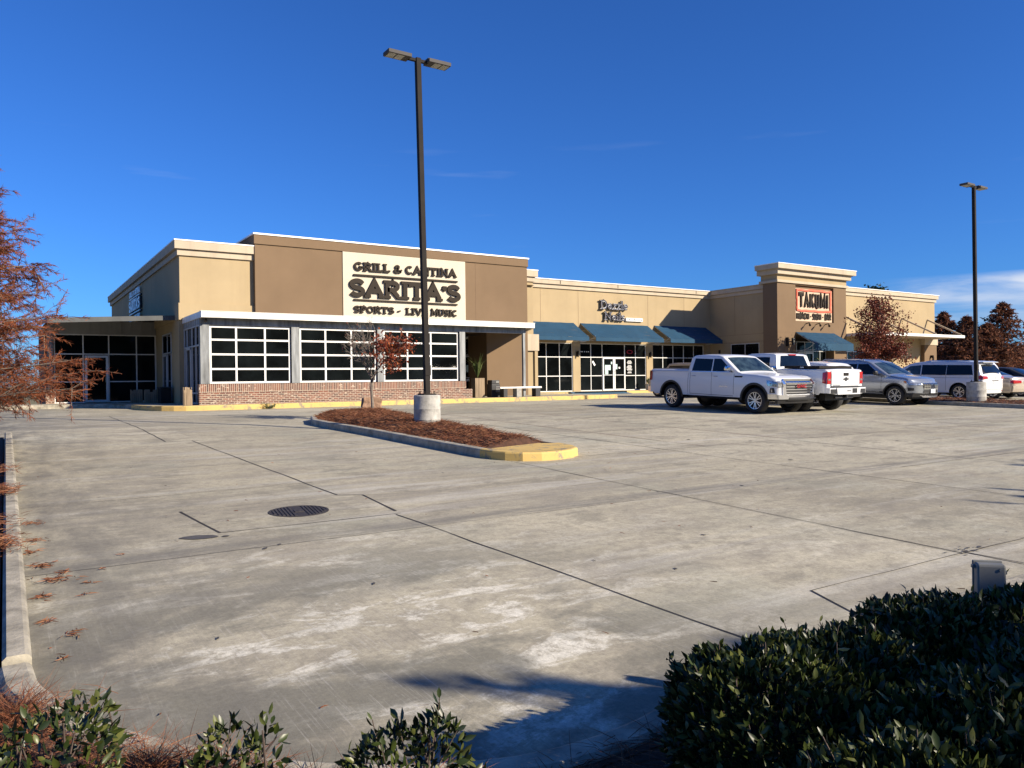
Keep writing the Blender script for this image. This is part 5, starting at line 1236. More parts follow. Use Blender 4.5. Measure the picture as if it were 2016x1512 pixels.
c.seams([((-1.04,.42),(-1.04,1.11)),((.12,.42),(.12,1.11)),((1.1,.42),(1.1,1.10)),((-2.2,1.0),(.1,1.0))],w=.01); c.handles([(-.9,.98),(.28,.98)],'white'); c.mirror(1.12,1.14,'white')
c.sides('taillight','red',[[(-2.69,.93),(-2.36,.98),(-2.30,1.06),(-2.67,1.13)]],eps=.014)
c.face('taillight','red',[[(-.93,.95),(-.60,.98),(-.64,1.08),(-.93,1.10)],[(.60,.98),(.93,.95),(.93,1.10),(.64,1.08)]],front=False,eps=.014)
c.face('tailgate_seam','black',[[(-.72,.50),(-.71,.50),(-.71,.95),(-.72,.95)],[(.71,.50),(.72,.50),(.72,.95),(.71,.95)],[(-.9,.50),(.9,.50),(.9,.508),(-.9,.508)]],front=False,eps=.004)
c.face('licence_plate','plate',[(-.15,.70),(.15,.70),(.15,.85),(-.15,.85)],front=False,eps=.012); c.face('tailgate_handle','bronze',[(-.28,.87),(.28,.87),(.28,.90),(-.28,.90)],front=False,eps=.018,thick=.02)
b=MB(); b.ribbon(arc(0,1.02,.05,.035,0,360,16)[:-1],.012,lambda u,v,d:(c.xface(0,1.02,False)-.01-d,-u,v),.004,closed=True); b.build('emblem','alloy',r5)
c.face('reflector','red',[[(-.85,.42),(-.70,.42),(-.70,.45),(-.85,.45)],[(.70,.42),(.85,.42),(.85,.45),(.70,.45)]],front=False,eps=.01)
b=MB(); 
b.quad((-2.30,-.70,1.70),(-2.52,-.66,1.70),(-2.52,.66,1.70),(-2.30,.70,1.70)); b.quad((-2.30,.72,1.765),(-2.52,.68,1.72),(-2.52,-.68,1.72),(-2.30,-.72,1.765)); b.quad((-2.52,-.68,1.70),(-2.52,-.68,1.72),(-2.52,.68,1.72),(-2.52,.68,1.70)); b.build('rear_spoiler','white',r5)
b=MB()
for sd in (1,-1): b.tube([(-2.0,sd*.74,1.72),(-1.9,sd*.76,1.77),(-.3,sd*.77,1.78),(0,sd*.76,1.73)],.018,6)
b.build('roof_rail','alloy',r5)
# 6) beige sedan at the right edge
r6=car_root('sedan',40.1,19.5,1,'beige sedan cut off by the right edge of the picture','car')
S=dict(W=1.80,xF=2.3,xR=-2.45,xw0=-1.42,xw1=1.35,R=.32,arch=.38,rocker=.28,botR=.32,belt=.92,tumble=.42,edge=.09,rf=.6,rr=.5,cf=.26,cr=.18,bowF=.16,bowR=.12,crown=.035,
 sil=[(-2.45,.90),(-2.38,.98),(-1.65,1.03),(-1.55,1.06),(-.80,1.38),(-.55,1.43),(.1,1.44),(.45,1.38),(1.15,1.0),(1.9,.88),(2.3,.68)])
c=suv(r6,S,'beigep','alloy'); c.sides('side_window','cglass',[[(-1.20,.98),(.88,.98),(.36,1.32),(-.78,1.32)]],eps=.004); c.top('rear_window','cglass',-1.52,-.86,.84,.78); c.top('windscreen','wshield',.5,1.1,.86,.9)
c.face('taillight','red',[[(-.84,.72),(-.36,.74),(-.36,.86),(-.84,.88)],[(.36,.74),(.84,.72),(.84,.88),(.36,.86)]],front=False,eps=.012); c.sides('taillight','red',[[(-2.43,.72),(-2.2,.76),(-2.2,.86),(-2.42,.88)]],eps=.012)
c.face('licence_plate','plate',[(-.16,.72),(.16,.72),(.16,.86),(-.16,.86)],front=False,eps=.012); c.face('rear_bumper','beigep',[(-.86,.34),(.86,.34),(.88,.62),(-.88,.62)],front=False,eps=.04,thick=.05)
c.seams([((-.5,.4),(-.5,.92)),((.55,.4),(.55,.92))],w=.01); c.mirror(.85,.96,'beigep')
# 7) dark car farther right, 8) tan SUV by the salon
r7=car_root('sedan',43.6,19.8,1,'dark car beyond the beige sedan at the right edge','car')
c=suv(r7,S,'black','alloy'); c.sides('side_window','cglass',[[(-1.20,.98),(.88,.98),(.36,1.32),(-.78,1.32)]],eps=.004); c.top('rear_window','cglass',-1.52,-.86,.84,.78)
r8=car_root('suv',29.75,28.6,1,'boxy tan SUV parked behind the tail of the white crew cab pickup','SUV')
S=dict(W=1.86,xF=2.2,xR=-2.2,xw0=-1.3,xw1=1.35,R=.38,arch=.44,rocker=.44,botR=.5,belt=1.14,tumble=.14,edge=.06,rf=.5,rr=.2,cf=.2,cr=.05,bowF=.1,bowR=.03,crown=.02,
 sil=[(-2.2,1.14),(-2.17,1.20),(-2.02,1.68),(-1.95,1.74),(0.2,1.76),(.5,1.72),(1.0,1.20),(1.2,1.16),(2.0,1.08),(2.2,.9)])
c=suv(r8,S,'tanp','alloy'); c.sides('side_window','cglass',[[(-1.95,1.18),(-1.0,1.18),(-1.0,1.62),(-1.85,1.62)]],eps=.004); c.sides('side_window','cglass',[[(-.95,1.18),(.7,1.18),(.45,1.62),(-.95,1.62)]],eps=.004)
c.top('rear_window','wshield',-2.16,-2.03,.86,.84,m=3); c.face('taillight','red',[[(-.9,.8),(-.78,.8),(-.78,1.08),(-.9,1.08)],[(.78,.8),(.9,.8),(.9,1.08),(.78,1.08)]],front=False,eps=.012); c.face('rear_bumper','bronze',[(-.92,.48),(.92,.48),(.92,.66),(-.92,.66)],front=False,eps=.05,thick=.06)
# ------------------------------------------------------------ lamp posts
HEADROT=0
def lamp_post(x,y,zb,rb,hb,hp,label,lean=(0,0)):
    r=empty('lamp_post',(x,y,zb),label,'lamp post','tall twin-head lamp posts on concrete bases')
    b=MB(); b.lathe([(rb,-.3),(rb,hb*.30),(rb+.002,hb*.305),(rb,hb*.31),(rb,hb*.6),(rb+.002,hb*.605),(rb,hb*.61),(rb,hb-.02),(rb-.02,hb),(0,hb+.001)],n=40); b.build('concrete_base','basec',r,smooth=30)
    b=MB(); b.box(-.16,.16,-.16,.16,hb,hb+.03)
    for i in (-1,1):
        for j in (-1,1): b.tube([(i*.12,j*.12,hb),(i*.12,j*.12,hb+.09)],.014,6)
    b.build('base_plate','bronze',r)
    p=MB(); lx,ly=lean
    w=.062; n0=len(p.v)
    for k,(z,s_) in enumerate(((hb+.03,1),(hb+hp,.95))):
        for a,c in ((-1,-1),(1,-1),(1,1),(-1,1)): p.v.append((a*w*s_+(lx if k else 0),c*w*s_+(ly if k else 0),z))
    for i in range(4): p.f.append((i,(i+1)%4,4+(i+1)%4,4+i)); p.m.append(0)
    p.f.append((4,5,6,7)); p.m.append(0)
    pole=p.build('pole','bronze',r,bevel=.01)
    b=MB(); b.box(-.07,.07,-.075,-.05,hb+.45,hb+.68); b.build('hand_hole_cover','bronze',pole)
    zt=hb+hp
    for k in (0,1): # heads left and right of the pole, along the lot rows (X axis)
        sg=-1 if k==0 else 1
        hroot=bpy.data.objects.new('lamp_head',None); COL.objects.link(hroot); hroot.parent=r; hroot.location=(lx,ly,zt-.03); hroot.rotation_euler=(0,0,R(-HEADROT)+(math.pi if sg<0 else 0))
        if k==0:
            b=MB(); b.box(.06,.24,-.035,.035,-.06,.01); arm=b.build('arm','bronze',hroot,bevel=.008)
            b=MB(); b.box(.22,.78,-.16,.16,-.045,.035); b.box(.22,.36,-.10,.10,.035,.06)
            for q in range(7): b.box(.28+q*.065,.29+q*.065,-.13,.13,.0352,.052)
            hs=b.build('housing','lamphouse',hroot,bevel=.012)
            b=MB(); b.box(.38,.55,-.13,.13,-.052,-.0455); b.box(.58,.75,-.13,.13,-.052,-.0455); pn=b.build('led_panel','lamp',hroot)
            srcs=(arm,hs,pn)
        else:
            for s_ in srcs: c=s_.copy(); COL.objects.link(c); c.parent=hroot
    return r
HEADROT=0
MT['basec']=simple('cast_concrete',(.37,.36,.33),.9,var=.35,nscale=5,bump=.6); MT['lamphouse']=simple('grey_lamp_housing',(.085,.078,.074),.8,metal=0,var=.1,spec=.2)
lamp_post(8.05,15.8,gz(15.8)+.10,.305,.80,7.67,'nearer lamp post, on the mulch island in the middle of the lot',lean=(-.12,.02))
lamp_post(32.1,15.4,gz(15.4)+.10,.345,.84,7.75,'farther lamp post, on the right island in front of the white minivan',lean=(-.06,.0))
# ------------------------------------------------------------ trees
def cards(name,P,mat,parent,size,rs,leafy=True,aspect=.55,droop=0,**kw):
    """leaf faces: folded pointed leaves around points P"""
    P=np.asarray(P); n=len(P); d=rs.normal(size=(n,3)); d[:,2]-=droop; d/=np.linalg.norm(d,axis=1,keepdims=True)
    s=np.cross(d,rs.normal(size=(n,3))); s/=np.linalg.norm(s,axis=1,keepdims=True); u=np.cross(s,d)
    L=size*rs.uniform(.6,1.3,(n,1)); W=L*aspect*.5
    v=np.stack([P,P+d*L*.45-s*W+u*L*.08,P+d*L*.5,P+d*L*.45+s*W+u*L*.08,P+d*L-u*L*.1],1).reshape(-1,3); i=np.arange(n)*5
    Fc=np.concatenate([np.stack([i,i+2,i+1],1),np.stack([i,i+3,i+2],1),np.stack([i+1,i+2,i+4],1),np.stack([i+2,i+3,i+4],1)])
    order=np.argsort(np.concatenate([np.arange(n)]*4),kind='stable')
    return npmesh(name,v,Fc[order],mat,parent,**kw)
def grow(b,p,d,L,r,depth,rng,tips,spread=.5,up=.15,ratio=.72,nb=(2,3),seg=4,minr=.003,kmat=None):
    pts=[p.copy()]; rad=[r]; q=p.copy(); dd=d.copy()
    for i in range(seg):
        dd=(dd+Vector((rng.gauss(0,.10),rng.gauss(0,.10),rng.gauss(0,.06)+up*.12))).normalized(); q=q+dd*L/seg; pts.append(q.copy()); rad.append(max(minr,r*(1-.42*(i+1)/seg)))
    b.tube(pts,rad,6 if r>.02 else 4,cap=False)
    tips.append((q.copy(),depth,dd.copy(),pts))
    if depth<=0: return
    for k in range(rng.randint(*nb)):
        ax=dd.orthogonal().normalized(); ax.rotate(Matrix.Rotation(rng.uniform(0,6.28),3,dd)); nd=(dd+ax*rng.uniform(spread*.6,spread*1.3)+Vector((0,0,up))).normalized()
        st=pts[rng.randint(max(1,seg-2),seg)]
        grow(b,st,nd,L*rng.uniform(ratio-.1,ratio+.1),rad[-1]*.8,depth-1,rng,tips,spread,up,ratio,nb,seg,minr)
# island tree: half bare, red leaves on its right side
rg=random.Random(11); t=empty('small_tree',(8.72,20.55,gz(20.5)+.15),'small tree on the island, bare on the left with red leaves on the right','tree')
b=MB(); tips=[]; b.tube([(0,0,-.1),(.01,0,.3),(-.01,.01,.7),(.0,0,1.0)],[.055,.045,.040,.042],8)
for k in range(7):
    a=k*2*math.pi/7+rg.uniform(-.3,.3); sp=rg.uniform(.5,1.15)
    grow(b,Vector((0,0,.92+rg.uniform(-.05,.12))),Vector((math.cos(a)*sp,math.sin(a)*sp,1)).normalized(),.66,.020,4,rg,tips,.50,.05,.72,(2,4),4,.0035)
b.build('trunk','bark',t,smooth=60)
rs=np.random.RandomState(5); P_=[]
rt=Vector((CR.x,CR.y,0)).normalized()
for q,dp,dd,pts in tips:
    side_=q.dot(rt)
    if dp<=2 and side_>.20 and q.z<2.45:
        for p in pts[1:]:
            for _ in range(1): P_.append(p+Vector((rg.gauss(0,.05),rg.gauss(0,.05),rg.gauss(0,.05))))
    elif dp<=1 and rg.random()<.10: P_.append(q)
cards('leaves',np.array([tuple(p) for p in P_]),'redleaf',t,.085,rs,aspect=.7,droop=.5)
# rock behind it
b=MB(); rk=random.Random(8)
bm=bmesh.new(); bmesh.ops.create_cube(bm,size=1); bmesh.ops.subdivide_edges(bm,edges=bm.edges,cuts=5,use_grid_fill=True)
for v in bm.verts: v.co=Vector((v.co.x*.56*(1-.10*v.co.z),v.co.y*.34,v.co.z*.46+.15))+Vector((mnoise.noise(v.co*3),mnoise.noise(v.co*3+Vector((5,5,5))),mnoise.noise(v.co*3+Vector((9,1,2)))))*.06
me=bpy.data.meshes.new('boulder'); bm.to_mesh(me); bm.free(); me.materials.append(MT['rock']); o=bpy.data.objects.new('boulder',me); COL.objects.link(o); o.location=(8.95,21.15,gz(21)+.22); o.rotation_euler=(0,.04,R(-15)); o.modifiers.new('b','BEVEL').width=.02
props(o,'square brown block of stone behind the island tree trunk','stone')
# dark red tree in front of the corner restaurant
rg=random.Random(23); t=empty('autumn_tree',(46.2,28.0,gz(28)),'dark red leafy autumn tree in front of the corner restaurant','tree')
b=MB(); tips=[]; b.tube([(0,0,-.1),(0,0,1.2),(.03,0,2.5),(.0,.02,4.0),(.02,0,5.6)],[.12,.10,.08,.05,.02],8)
for k in range(46):
    z=1.1+4.4*(k/46); a=k*2.4+rg.uniform(-.3,.3); L=(1.75 if z<3.2 else 1.75*(1-(z-3.2)/3.3))*rg.uniform(.7,1.1)
    grow(b,Vector((0,0,z)),Vector((math.cos(a),math.sin(a),.75)).normalized(),L*.8,.03,2,rg,tips,.5,.15,.6,(2,3),3,.005)
b.build('trunk','dbark',t,smooth=60); rs=np.random.RandomState(6); P_=[]
for q,dp,dd,pts in tips:
    dens_=1 if q.z<3.0 else (.45 if q.z<3.9 else .2)
    for p in pts[1:]:
        for _ in range(int(17*dens_)+ (1 if rg.random()<.6 else 0)): P_.append(tuple(p+Vector((rg.gauss(0,.17),rg.gauss(0,.17),rg.gauss(0,.17)))))
cards('leaves',P_,'dredleaf',t,.13,rs,aspect=.75,droop=.3)
mass_back=True
# ---- bald cypresses
def cypress(x,y,z,H,Rr,label,mat,n_br,per,size,seed,far=False,group=None,cone=1.0,bark='dbark'):
    rg=random.Random(seed); t=empty('cypress_tree',(x,y,z),label,'tree',group)
    b=MB(); b.tube([(0,0,-.3),(0,0,H*.25),(rg.uniform(-.05,.05),0,H*.6),(0,0,H)],[H*.022,H*.016,H*.010,H*.003],7,cap=False)
    P0=[];D0=[];W0=[]
    for k in range(n_br):
        f=(k+rg.random())/n_br; zz=H*(.10+.88*f); L=Rr*(1-f*cone)**.75*rg.uniform(.65,1.12)+.15; a=k*2.39996+rg.uniform(-.4,.4)
        d=Vector((math.cos(a),math.sin(a),rg.uniform(.0,.32))).normalized(); p=Vector((0,0,zz)); pts=[p]; sgn=8 if not far else 5
        for i in range(sgn): d=(d+Vector((rg.gauss(0,.09),rg.gauss(0,.09),.02-.035*(i/sgn)))).normalized(); p=p+d*L/sgn; pts.append(p)
        b.tube(pts,[max(.004,H*.0035*(1-i/(sgn+1))) for i in range(sgn+1)],4,cap=False)
        # twigs
        for i in range(1,sgn+1):
            for _ in range(3 if not far else 1):
                ax=Vector((rg.gauss(0,1),rg.gauss(0,1),rg.gauss(0,.5))).normalized(); td=(d*.7+ax*.8).normalized(); tl=L*.26*rg.uniform(.5,1.3)
                q=pts[i]; q2=q+td*tl*.5; q3=q2+(td+Vector((0,0,-.25))).normalized()*tl*.5
                if not far: b.tube([q,q2,q3],[.006,.004,.002],3,cap=False)
                for _ in range(per):
                    u=rg.random(); pp=q.lerp(q3,u) if u<.5 else q2.lerp(q3,(u-.5)*2); nd=(td*.9+Vector((rg.gauss(0,.6),rg.gauss(0,.6),rg.gauss(0,.5)-.25)))
                    P0.append(tuple(pp)); D0.append(tuple(nd)); W0.append(size*rg.uniform(.6,1.35))
    b.build('trunk',bark,t)
    slivers('foliage',P0,D0,np.array(W0),0.0078 if not far else size*.28,mat,parent=t)
    return t
cypress(-1.25,15.3,gz(15)+.03,6.0,2.3,'feathery rust-orange cypress leaning in from the left edge','cypress',330,40,.095,3,cone=1.0,bark='bark')
for i,(x,y,H,Rr) in enumerate([(115.6,60,11,4.6),(116.3,57,10.2,4.2),(119,55.5,9.2,4.4),(122.4,55,12.3,5.6),(104,64,9.2,4.2),(137,47,11,4.6),(146,44,10,4.4)]):
    cypress(x,y,-.2,H,Rr,['first reddish cypress right of the building end','tall reddish cypress left of the right lamp pole','reddish cypress just behind the right lamp pole','tallest reddish cypress at the right edge','low reddish cypress half behind the building end','reddish cypress far right beyond the cars','farthest reddish cypress on the right'][i],'cypfar',170,8,.5,40+i,far=True,group='cypresses beyond the parking lot')
rs=np.random.RandomState(12)
def mass(name,x0,x1,y0,y1,z0,z1,n,mat,size,**kw):
    P=np.stack([rs.uniform(x0,x1,n),rs.uniform(y0,y1,n),z0+(z1-z0)*rs.beta(1.3,1.6,n)],1); P[:,2]+=.5*np.sin(P[:,0]*.45)+.3*np.sin(P[:,0]*1.3); return cards(name,P,mat,None,size,rs,**kw)
mass('tree_belt',96,190,70,84,-.5,6.2,42000,'cypfar',1.2,aspect=.8,kind='stuff',label='dark reddish belt of trees beyond the right end of the lot')
mass('distant_woods',-160,-10,150,170,-.5,6.5,9000,'pine',2.4,aspect=.9,kind='stuff',label='low distant woods at the left horizon')
mass('roadside_planting',-9,-3.5,36.5,41,.3,1.6,5000,'green',.16,kind='stuff',label='low shrubs beside the left wing')
mass('woods_behind',-120,140,-75,-62,-.5,13,26000,'pine',2.2,aspect=.9,kind='stuff',label='dark woods across the road behind the camera')
# tree top peeping over the roof
tt=empty('pine_tree',(98.5,60,0),'dark treetop peeping over the roof behind the red tree','tree'); b=MB(); b.tube([(0,0,0),(0,0,13.2)],[.25,.05],6); b.build('trunk','dbark',tt)
P_=np.stack([rs.normal(0,.6,900),rs.normal(0,.6,900),rs.normal(12.4,.5,900)],1); cards('crown',P_,'pine',tt,.5,rs)
# low pale building at the far left behind the cypress
fb=empty('outbuilding',(-14,70,0),'pale low building far off behind the left cypress','building')
part('wall','fascia',fb,lambda b:b.box(-26,-8,66,74,-.3,3.0)); part('roof','galvp',fb,lambda b:b.box(-26.4,-7.6,65.6,74.4,3.0,3.3)); part('window','glass',fb,lambda b:[b.box(x,x+1.6,65.95,66.0,1.0,2.2) for x in (-24,-20,-16,-12)])
# ------------------------------------------------------------ foreground shrubs
def leafset(P,Nn,size,rs,name,parent,mat='hleaf',up=.35):
    P=np.asarray(P); n=len(P); d=np.asarray(Nn)*.8+rs.normal(0,.62,(n,3)); d[:,2]+=up; d/=np.linalg.norm(d,axis=1,keepdims=True)
    s=np.cross(d,rs.normal(size=(n,3))); s/=np.linalg.norm(s,axis=1,keepdims=True); u=np.cross(s,d)
    L=size*rs.uniform(.55,1.25,(n,1)); W=L*rs.uniform(.17,.25,(n,1)); cu=rs.uniform(-.28,.12,(n,1))
    v=np.stack([P, P+d*L*.28-s*W*.85+u*L*.07, P+d*L*.28+u*L*0.0, P+d*L*.28+s*W*.85+u*L*.07, P+d*L*.62-s*W*.9+u*(L*.06+L*cu*.35), P+d*L*.62+u*L*cu*.35, P+d*L*.62+s*W*.9+u*(L*.06+L*cu*.35), P+d*L+u*L*cu],1).reshape(-1,3)
    i=np.arange(n)*8; f=lambda a,b,c: np.stack([i+a,i+b,i+c],1)
    Fc=np.stack([f(0,2,1),f(0,3,2),f(1,2,5),f(1,5,4),f(2,3,6),f(2,6,5),f(4,5,7),f(5,6,7)],1).reshape(-1,3)
    return npmesh(name,v,Fc,mat,parent)
def hedge(name,label,blobs,n,size,seed,cat='hedge',loc=None,group=None):
    """blobs: ellipsoids (cx,cy,cz,rx,ry,rz); leaves mostly in the outer shell, with sprigs sticking out"""
    rs=np.random.RandomState(seed); loc=np.array(loc or (blobs[0][0],blobs[0][1],gz(blobs[0][1])+.1)); t=empty(name,tuple(loc),label,cat,group)
    P=[];Q=[]; Bl=np.array(blobs); area=np.array([b[3]*b[4]+b[3]*b[5] for b in blobs]); pr=area/area.sum()
    while len(P)<n:
        m=4000; k=rs.choice(len(blobs),m,p=pr); d=rs.normal(size=(m,3)); d/=np.linalg.norm(d,axis=1,keepdims=True); B=Bl[k]
        rad=1-np.abs(rs.normal(0,.13,(m,1))); ph=np.sin(d[:,:1]*7+k[:,None])*np.sin(d[:,1:2]*6+2*k[:,None])*.07+np.sin(d[:,2:3]*13+d[:,:1]*11)*.03
        p=B[:,:3]+d*B[:,3:]*(rad+ph); q=d/B[:,3:]; q/=np.linalg.norm(q,axis=1,keepdims=True)
        inn=np.zeros(m,bool)
        for b in Bl: inn|=(((p-b[:3])/(b[3:]*.80))**2).sum(1)<1
        ok=(~inn)&(p[:,2]>.06); P+=list(p[ok]); Q+=list(q[ok])
    P=np.array(P[:n]);Q=np.array(Q[:n])
    # sprigs
    ns=n//55; idx=rs.choice(n,ns); b=MB(); SP=[];SQ=[]
    for i in idx:
        base=P[i]-Q[i]*.05; dr=Q[i]*.6+np.array([0,0,.8])+rs.normal(0,.25,3); dr/=np.linalg.norm(dr); L=rs.uniform(.05,.13)
        b.tube([tuple(base-loc-dr*.1),tuple(base+dr*L-loc)],[.003,.0018],4,cap=False)
        for j in range(6): SP.append(base+dr*L*(j/5)); SQ.append(dr*.7+rs.normal(0,.5,3))
    for _ in range(ns//2):   # inner stems
        bl=blobs[rs.randint(len(blobs))]; c=np.array(bl[:2]); a=rs.uniform(0,6.28); e=rs.uniform(.2,.9); top=np.array([bl[0]+math.cos(a)*bl[3]*e,bl[1]+math.sin(a)*bl[4]*e,bl[2]+bl[5]*.75*math.sqrt(1-e*e)])
        base=np.array([bl[0]+math.cos(a)*bl[3]*e*.5,bl[1]+math.sin(a)*bl[4]*e*.5,.08]); mid=(top+base)/2+rs.normal(0,.03,3)
        b.tube([tuple(base-loc),tuple(mid-loc),tuple(top-loc)],[.008,.006,.003],5,cap=False)
    b.build('stem','dbark',t,smooth=60)
    P=np.concatenate([P,np.array(SP)]);Q=np.concatenate([Q,np.array(SQ)])
    leafset(P-loc,Q,size,rs,'foliage',t)
    return t
hedge('hedge','big dark glossy hedge filling the bottom right corner',[(2.23,1.70,.26,.40,.44,.29),(2.62,1.70,.27,.42,.38,.26),(3.10,1.62,.30,.46,.40,.29),(3.60,1.47,.30,.5,.36,.285),(4.1,1.35,.31,.5,.36,.29),(2.45,1.1,.26,.50,.48,.30),(3.0,1.05,.28,.6,.5,.32),(1.95,1.05,.24,.36,.42,.27),(2.4,.6,.25,.6,.5,.32),(1.75,.6,.22,.35,.4,.25)],82000,.041,2)
hedge('shrub','straggly shrub at the bottom left corner with one tall sprig',[(.10,3.0,.22,.22,.24,.17),(.22,3.16,.24,.10,.12,.15),(-.12,2.85,.2,.2,.3,.12),(.2,2.75,.14,.16,.16,.10)],1500,.046,3,'shrub',group='young shrubs along the front kerb')
hedge('shrub','thin leafy shrub left of bottom centre',[(.62,2.72,.20,.10,.12,.14),(.55,2.62,.15,.16,.16,.12),(.72,2.66,.22,.05,.06,.16)],520,.044,4,'shrub',group='young shrubs along the front kerb')
hedge('shrub','olive green leafy shrub at the bottom centre',[(1.05,2.28,.20,.20,.16,.17),(1.15,2.24,.24,.10,.11,.17),(.93,2.22,.14,.16,.15,.12),(1.25,2.12,.13,.12,.10,.10)],1200,.044,5,'shrub',group='young shrubs along the front kerb')
# pine straw in the bed and beside the kerb
rs=np.random.RandomState(31)
def straw(name,fn,n,L,w,zj=.03,up=.5):
    P=[];D=[]
    while len(P)<n:
        p=fn()
        if p is None: continue
        a=rs.uniform(0,6.28); P.append((p[0],p[1],p[2]+rs.uniform(0,zj))); D.append((math.cos(a),math.sin(a),rs.uniform(-.1,up)))
    slivers(name,P,D,rs.uniform(*L,n),w,'straw',kind='stuff')
def fb_(): 
    x,y=rs.uniform(-.1,3.4),rs.uniform(.4,4.4)
    lim=float(np.interp(x,[-.1,.1,.38,.64,1.0,1.58,2.6,3.4],[4.35,4.2,3.55,3.18,2.78,2.38,2.35,2.35]))
    if y>lim: return None
    return (x,y,gz(y)+.085+.02*math.sin(x*7)*math.sin(y*6))
straw('pine_straw',fb_,13000,(.08,.2),.0026,.05,.55)
def tuft(cx,cy,r):
    def f():
        a,rr=rs.uniform(0,6.28),abs(rs.normal(0,r)); x,y=cx+rr*math.cos(a),cy+rr*math.sin(a); return (x,y,gz(y)+.10+max(0,(r-rr))*.35)
    return f
for cx,cy,r,n in ((.42,3.05,.13,700),(.62,2.86,.10,450),(.02,3.85,.12,600),(.85,2.55,.1,250)): straw('pine_straw',tuft(cx,cy,r),n,(.10,.26),.0024,.05,1.1)
for cx,cy,r,n in ((-.10,10.4,.14,700),(-.12,7.4,.14,700),(-.2,8.4,.16,500),(-.2,12.4,.2,500)):
    straw('cypress_litter',(lambda cx=cx,cy=cy,r=r:(lambda a,rr:(min(cx+rr*math.cos(a),.12),cy+rr*math.sin(a)*1.6,gz(cy)+.16))(rs.uniform(0,6.28),abs(rs.normal(0,r)))),n,(.05,.14),.005,.08,.5)
for cx,cy,r,n in ((.22,7.25,.05,60),(.30,6.75,.06,70),(.36,6.95,.03,26),(.20,6.3,.04,40),(.45,6.2,.015,10),(.20,5.7,.025,22),(.33,5.35,.03,24),(.62,6.9,.012,8),(.19,9.2,.06,40),(.20,8.3,.07,50),(.50,6.5,.02,10),(.25,4.95,.015,12),(.8,7.3,.01,6),(.16,7.8,.05,40)):
    straw('cypress_litter',(lambda cx=cx,cy=cy,r=r:(lambda a,rr:(max(.12,cx+rr*math.cos(a)),cy+rr*math.sin(a)*1.5,gz(cy)+.008))(rs.uniform(0,6.28),abs(rs.normal(0,r)))),n,(.03,.08),.006,.012,.15)
def lit(): 
    x,y=rs.uniform(.15,12),rs.uniform(2.9,14); return (x,y,gz(y)+.005)
straw('twig_litter',lit,110,(.02,.07),.006,.004,.05)
# junction box in the hedge
jb_=empty('junction_box',(3.57,1.665,.40),'grey electrical junction box standing in the hedge at the right edge','electrical box')
jb_.scale=(.66,.66,.90)
jb_.rotation_euler=(0,0,R(-48))
b=MB(); b.box(-.085,.085,-.045,.035,.15,.31); b.build('case','enclosure',jb_,bevel=.012)
b=MB(); b.box(-.09,.09,.036,.055,.145,.316); b.build('lid','enclosure',jb_,bevel=.006)
b=MB(); b.box(-.105,-.085,-.01,.02,.285,.30); b.box(.085,.10,-.01,.02,.26,.275); b.tube([(.05,-.046,.285),(.05,-.050,.285)],.008,8); b.build('latch','enclosure',jb_)
b=MB(); b.tube([(0,0,-.4),(0,0,.152)],.02,8); b.build('conduit','enclosure',jb_)
# ------------------------------------------------------------ small things by the restaurant entrance
def potplant(x,y,z,label,kind):
    t=empty('potted_plant',(x,y,z),label,'potted plant'); rg=random.Random(int(x*10)); b=MB()
    if kind=='tall':
        b.box(-.24,.24,-.2,.2,0,.9)
        for i in range(6): b.box(-.245+i*.085,-.245+i*.085+.07,-.21,-.20,.02,.9)
        b.build('planter','wood',t); h0=.9; H=1.25; n=46
    else:
        b.lathe([(.14,0),(.20,.1),(.22,.35),(.24,.42),(.20,.42),(.19,.36)],n=20); b.build('pot','pot',t,smooth=50); h0=.38; H=.62; n=46
    b=MB()
    for i in range(n):
        a=rg.uniform(0,6.28); L=H*rg.uniform(.5,1); sp=rg.uniform(.15,.6); p=Vector((0,0,h0)); q=p+Vector((math.cos(a)*sp*L*.5,math.sin(a)*sp*L*.5,L*.6)); e=q+Vector((math.cos(a)*sp*L*.6,math.sin(a)*sp*L*.6,L*rg.uniform(-.15,.35)))
        w=.02; s_=Vector((-math.sin(a),math.cos(a),0))*w
        b.quad(p-s_*.4,p+s_*.4,q+s_,q-s_); b.quad(q-s_,q+s_,e+s_*.15,e-s_*.15)
    b.build('leaves','green',t)
potplant(18.35,30.85,.72,'tall slatted wooden planter with a spiky plant by the restaurant door','tall')
potplant(36.5,38.7,.725,'agave-like plant in a pale round pot beside the salon window','low')
tc=empty('trash_can',(19.1,30.65,.72),'black outdoor litter bin with a grey front by the brown entry wall','trash can')
b=MB(); b.box(-.24,.22,-.22,.22,0,.62); b.box(-.22,.20,-.20,.20,.62,.80); b.build('body','black',tc,bevel=.02)
b=MB(); b.box(-.02,.2,-.235,-.222,.24,.50); b.box(.0,.17,-.215,-.205,.66,.76); b.build('panel','enclosure',tc)
bn=empty('bench',(20.1,30.0,.72),'long pale bench at the restaurant entry post','bench')
b=MB(); b.box(-1.15,1.18,-.18,.20,.40,.48); b.build('seat','fascia',bn,bevel=.01)
for x in (-.1,.98): b=MB(); b.box(x-.13,x+.13,-.16,.18,.0,.398); b.build('leg','black' if x>0 else 'pot',bn)
b=MB(); b.box(-.95,-.75,-.16,.18,.0,.398); b.build('leg','black',bn)
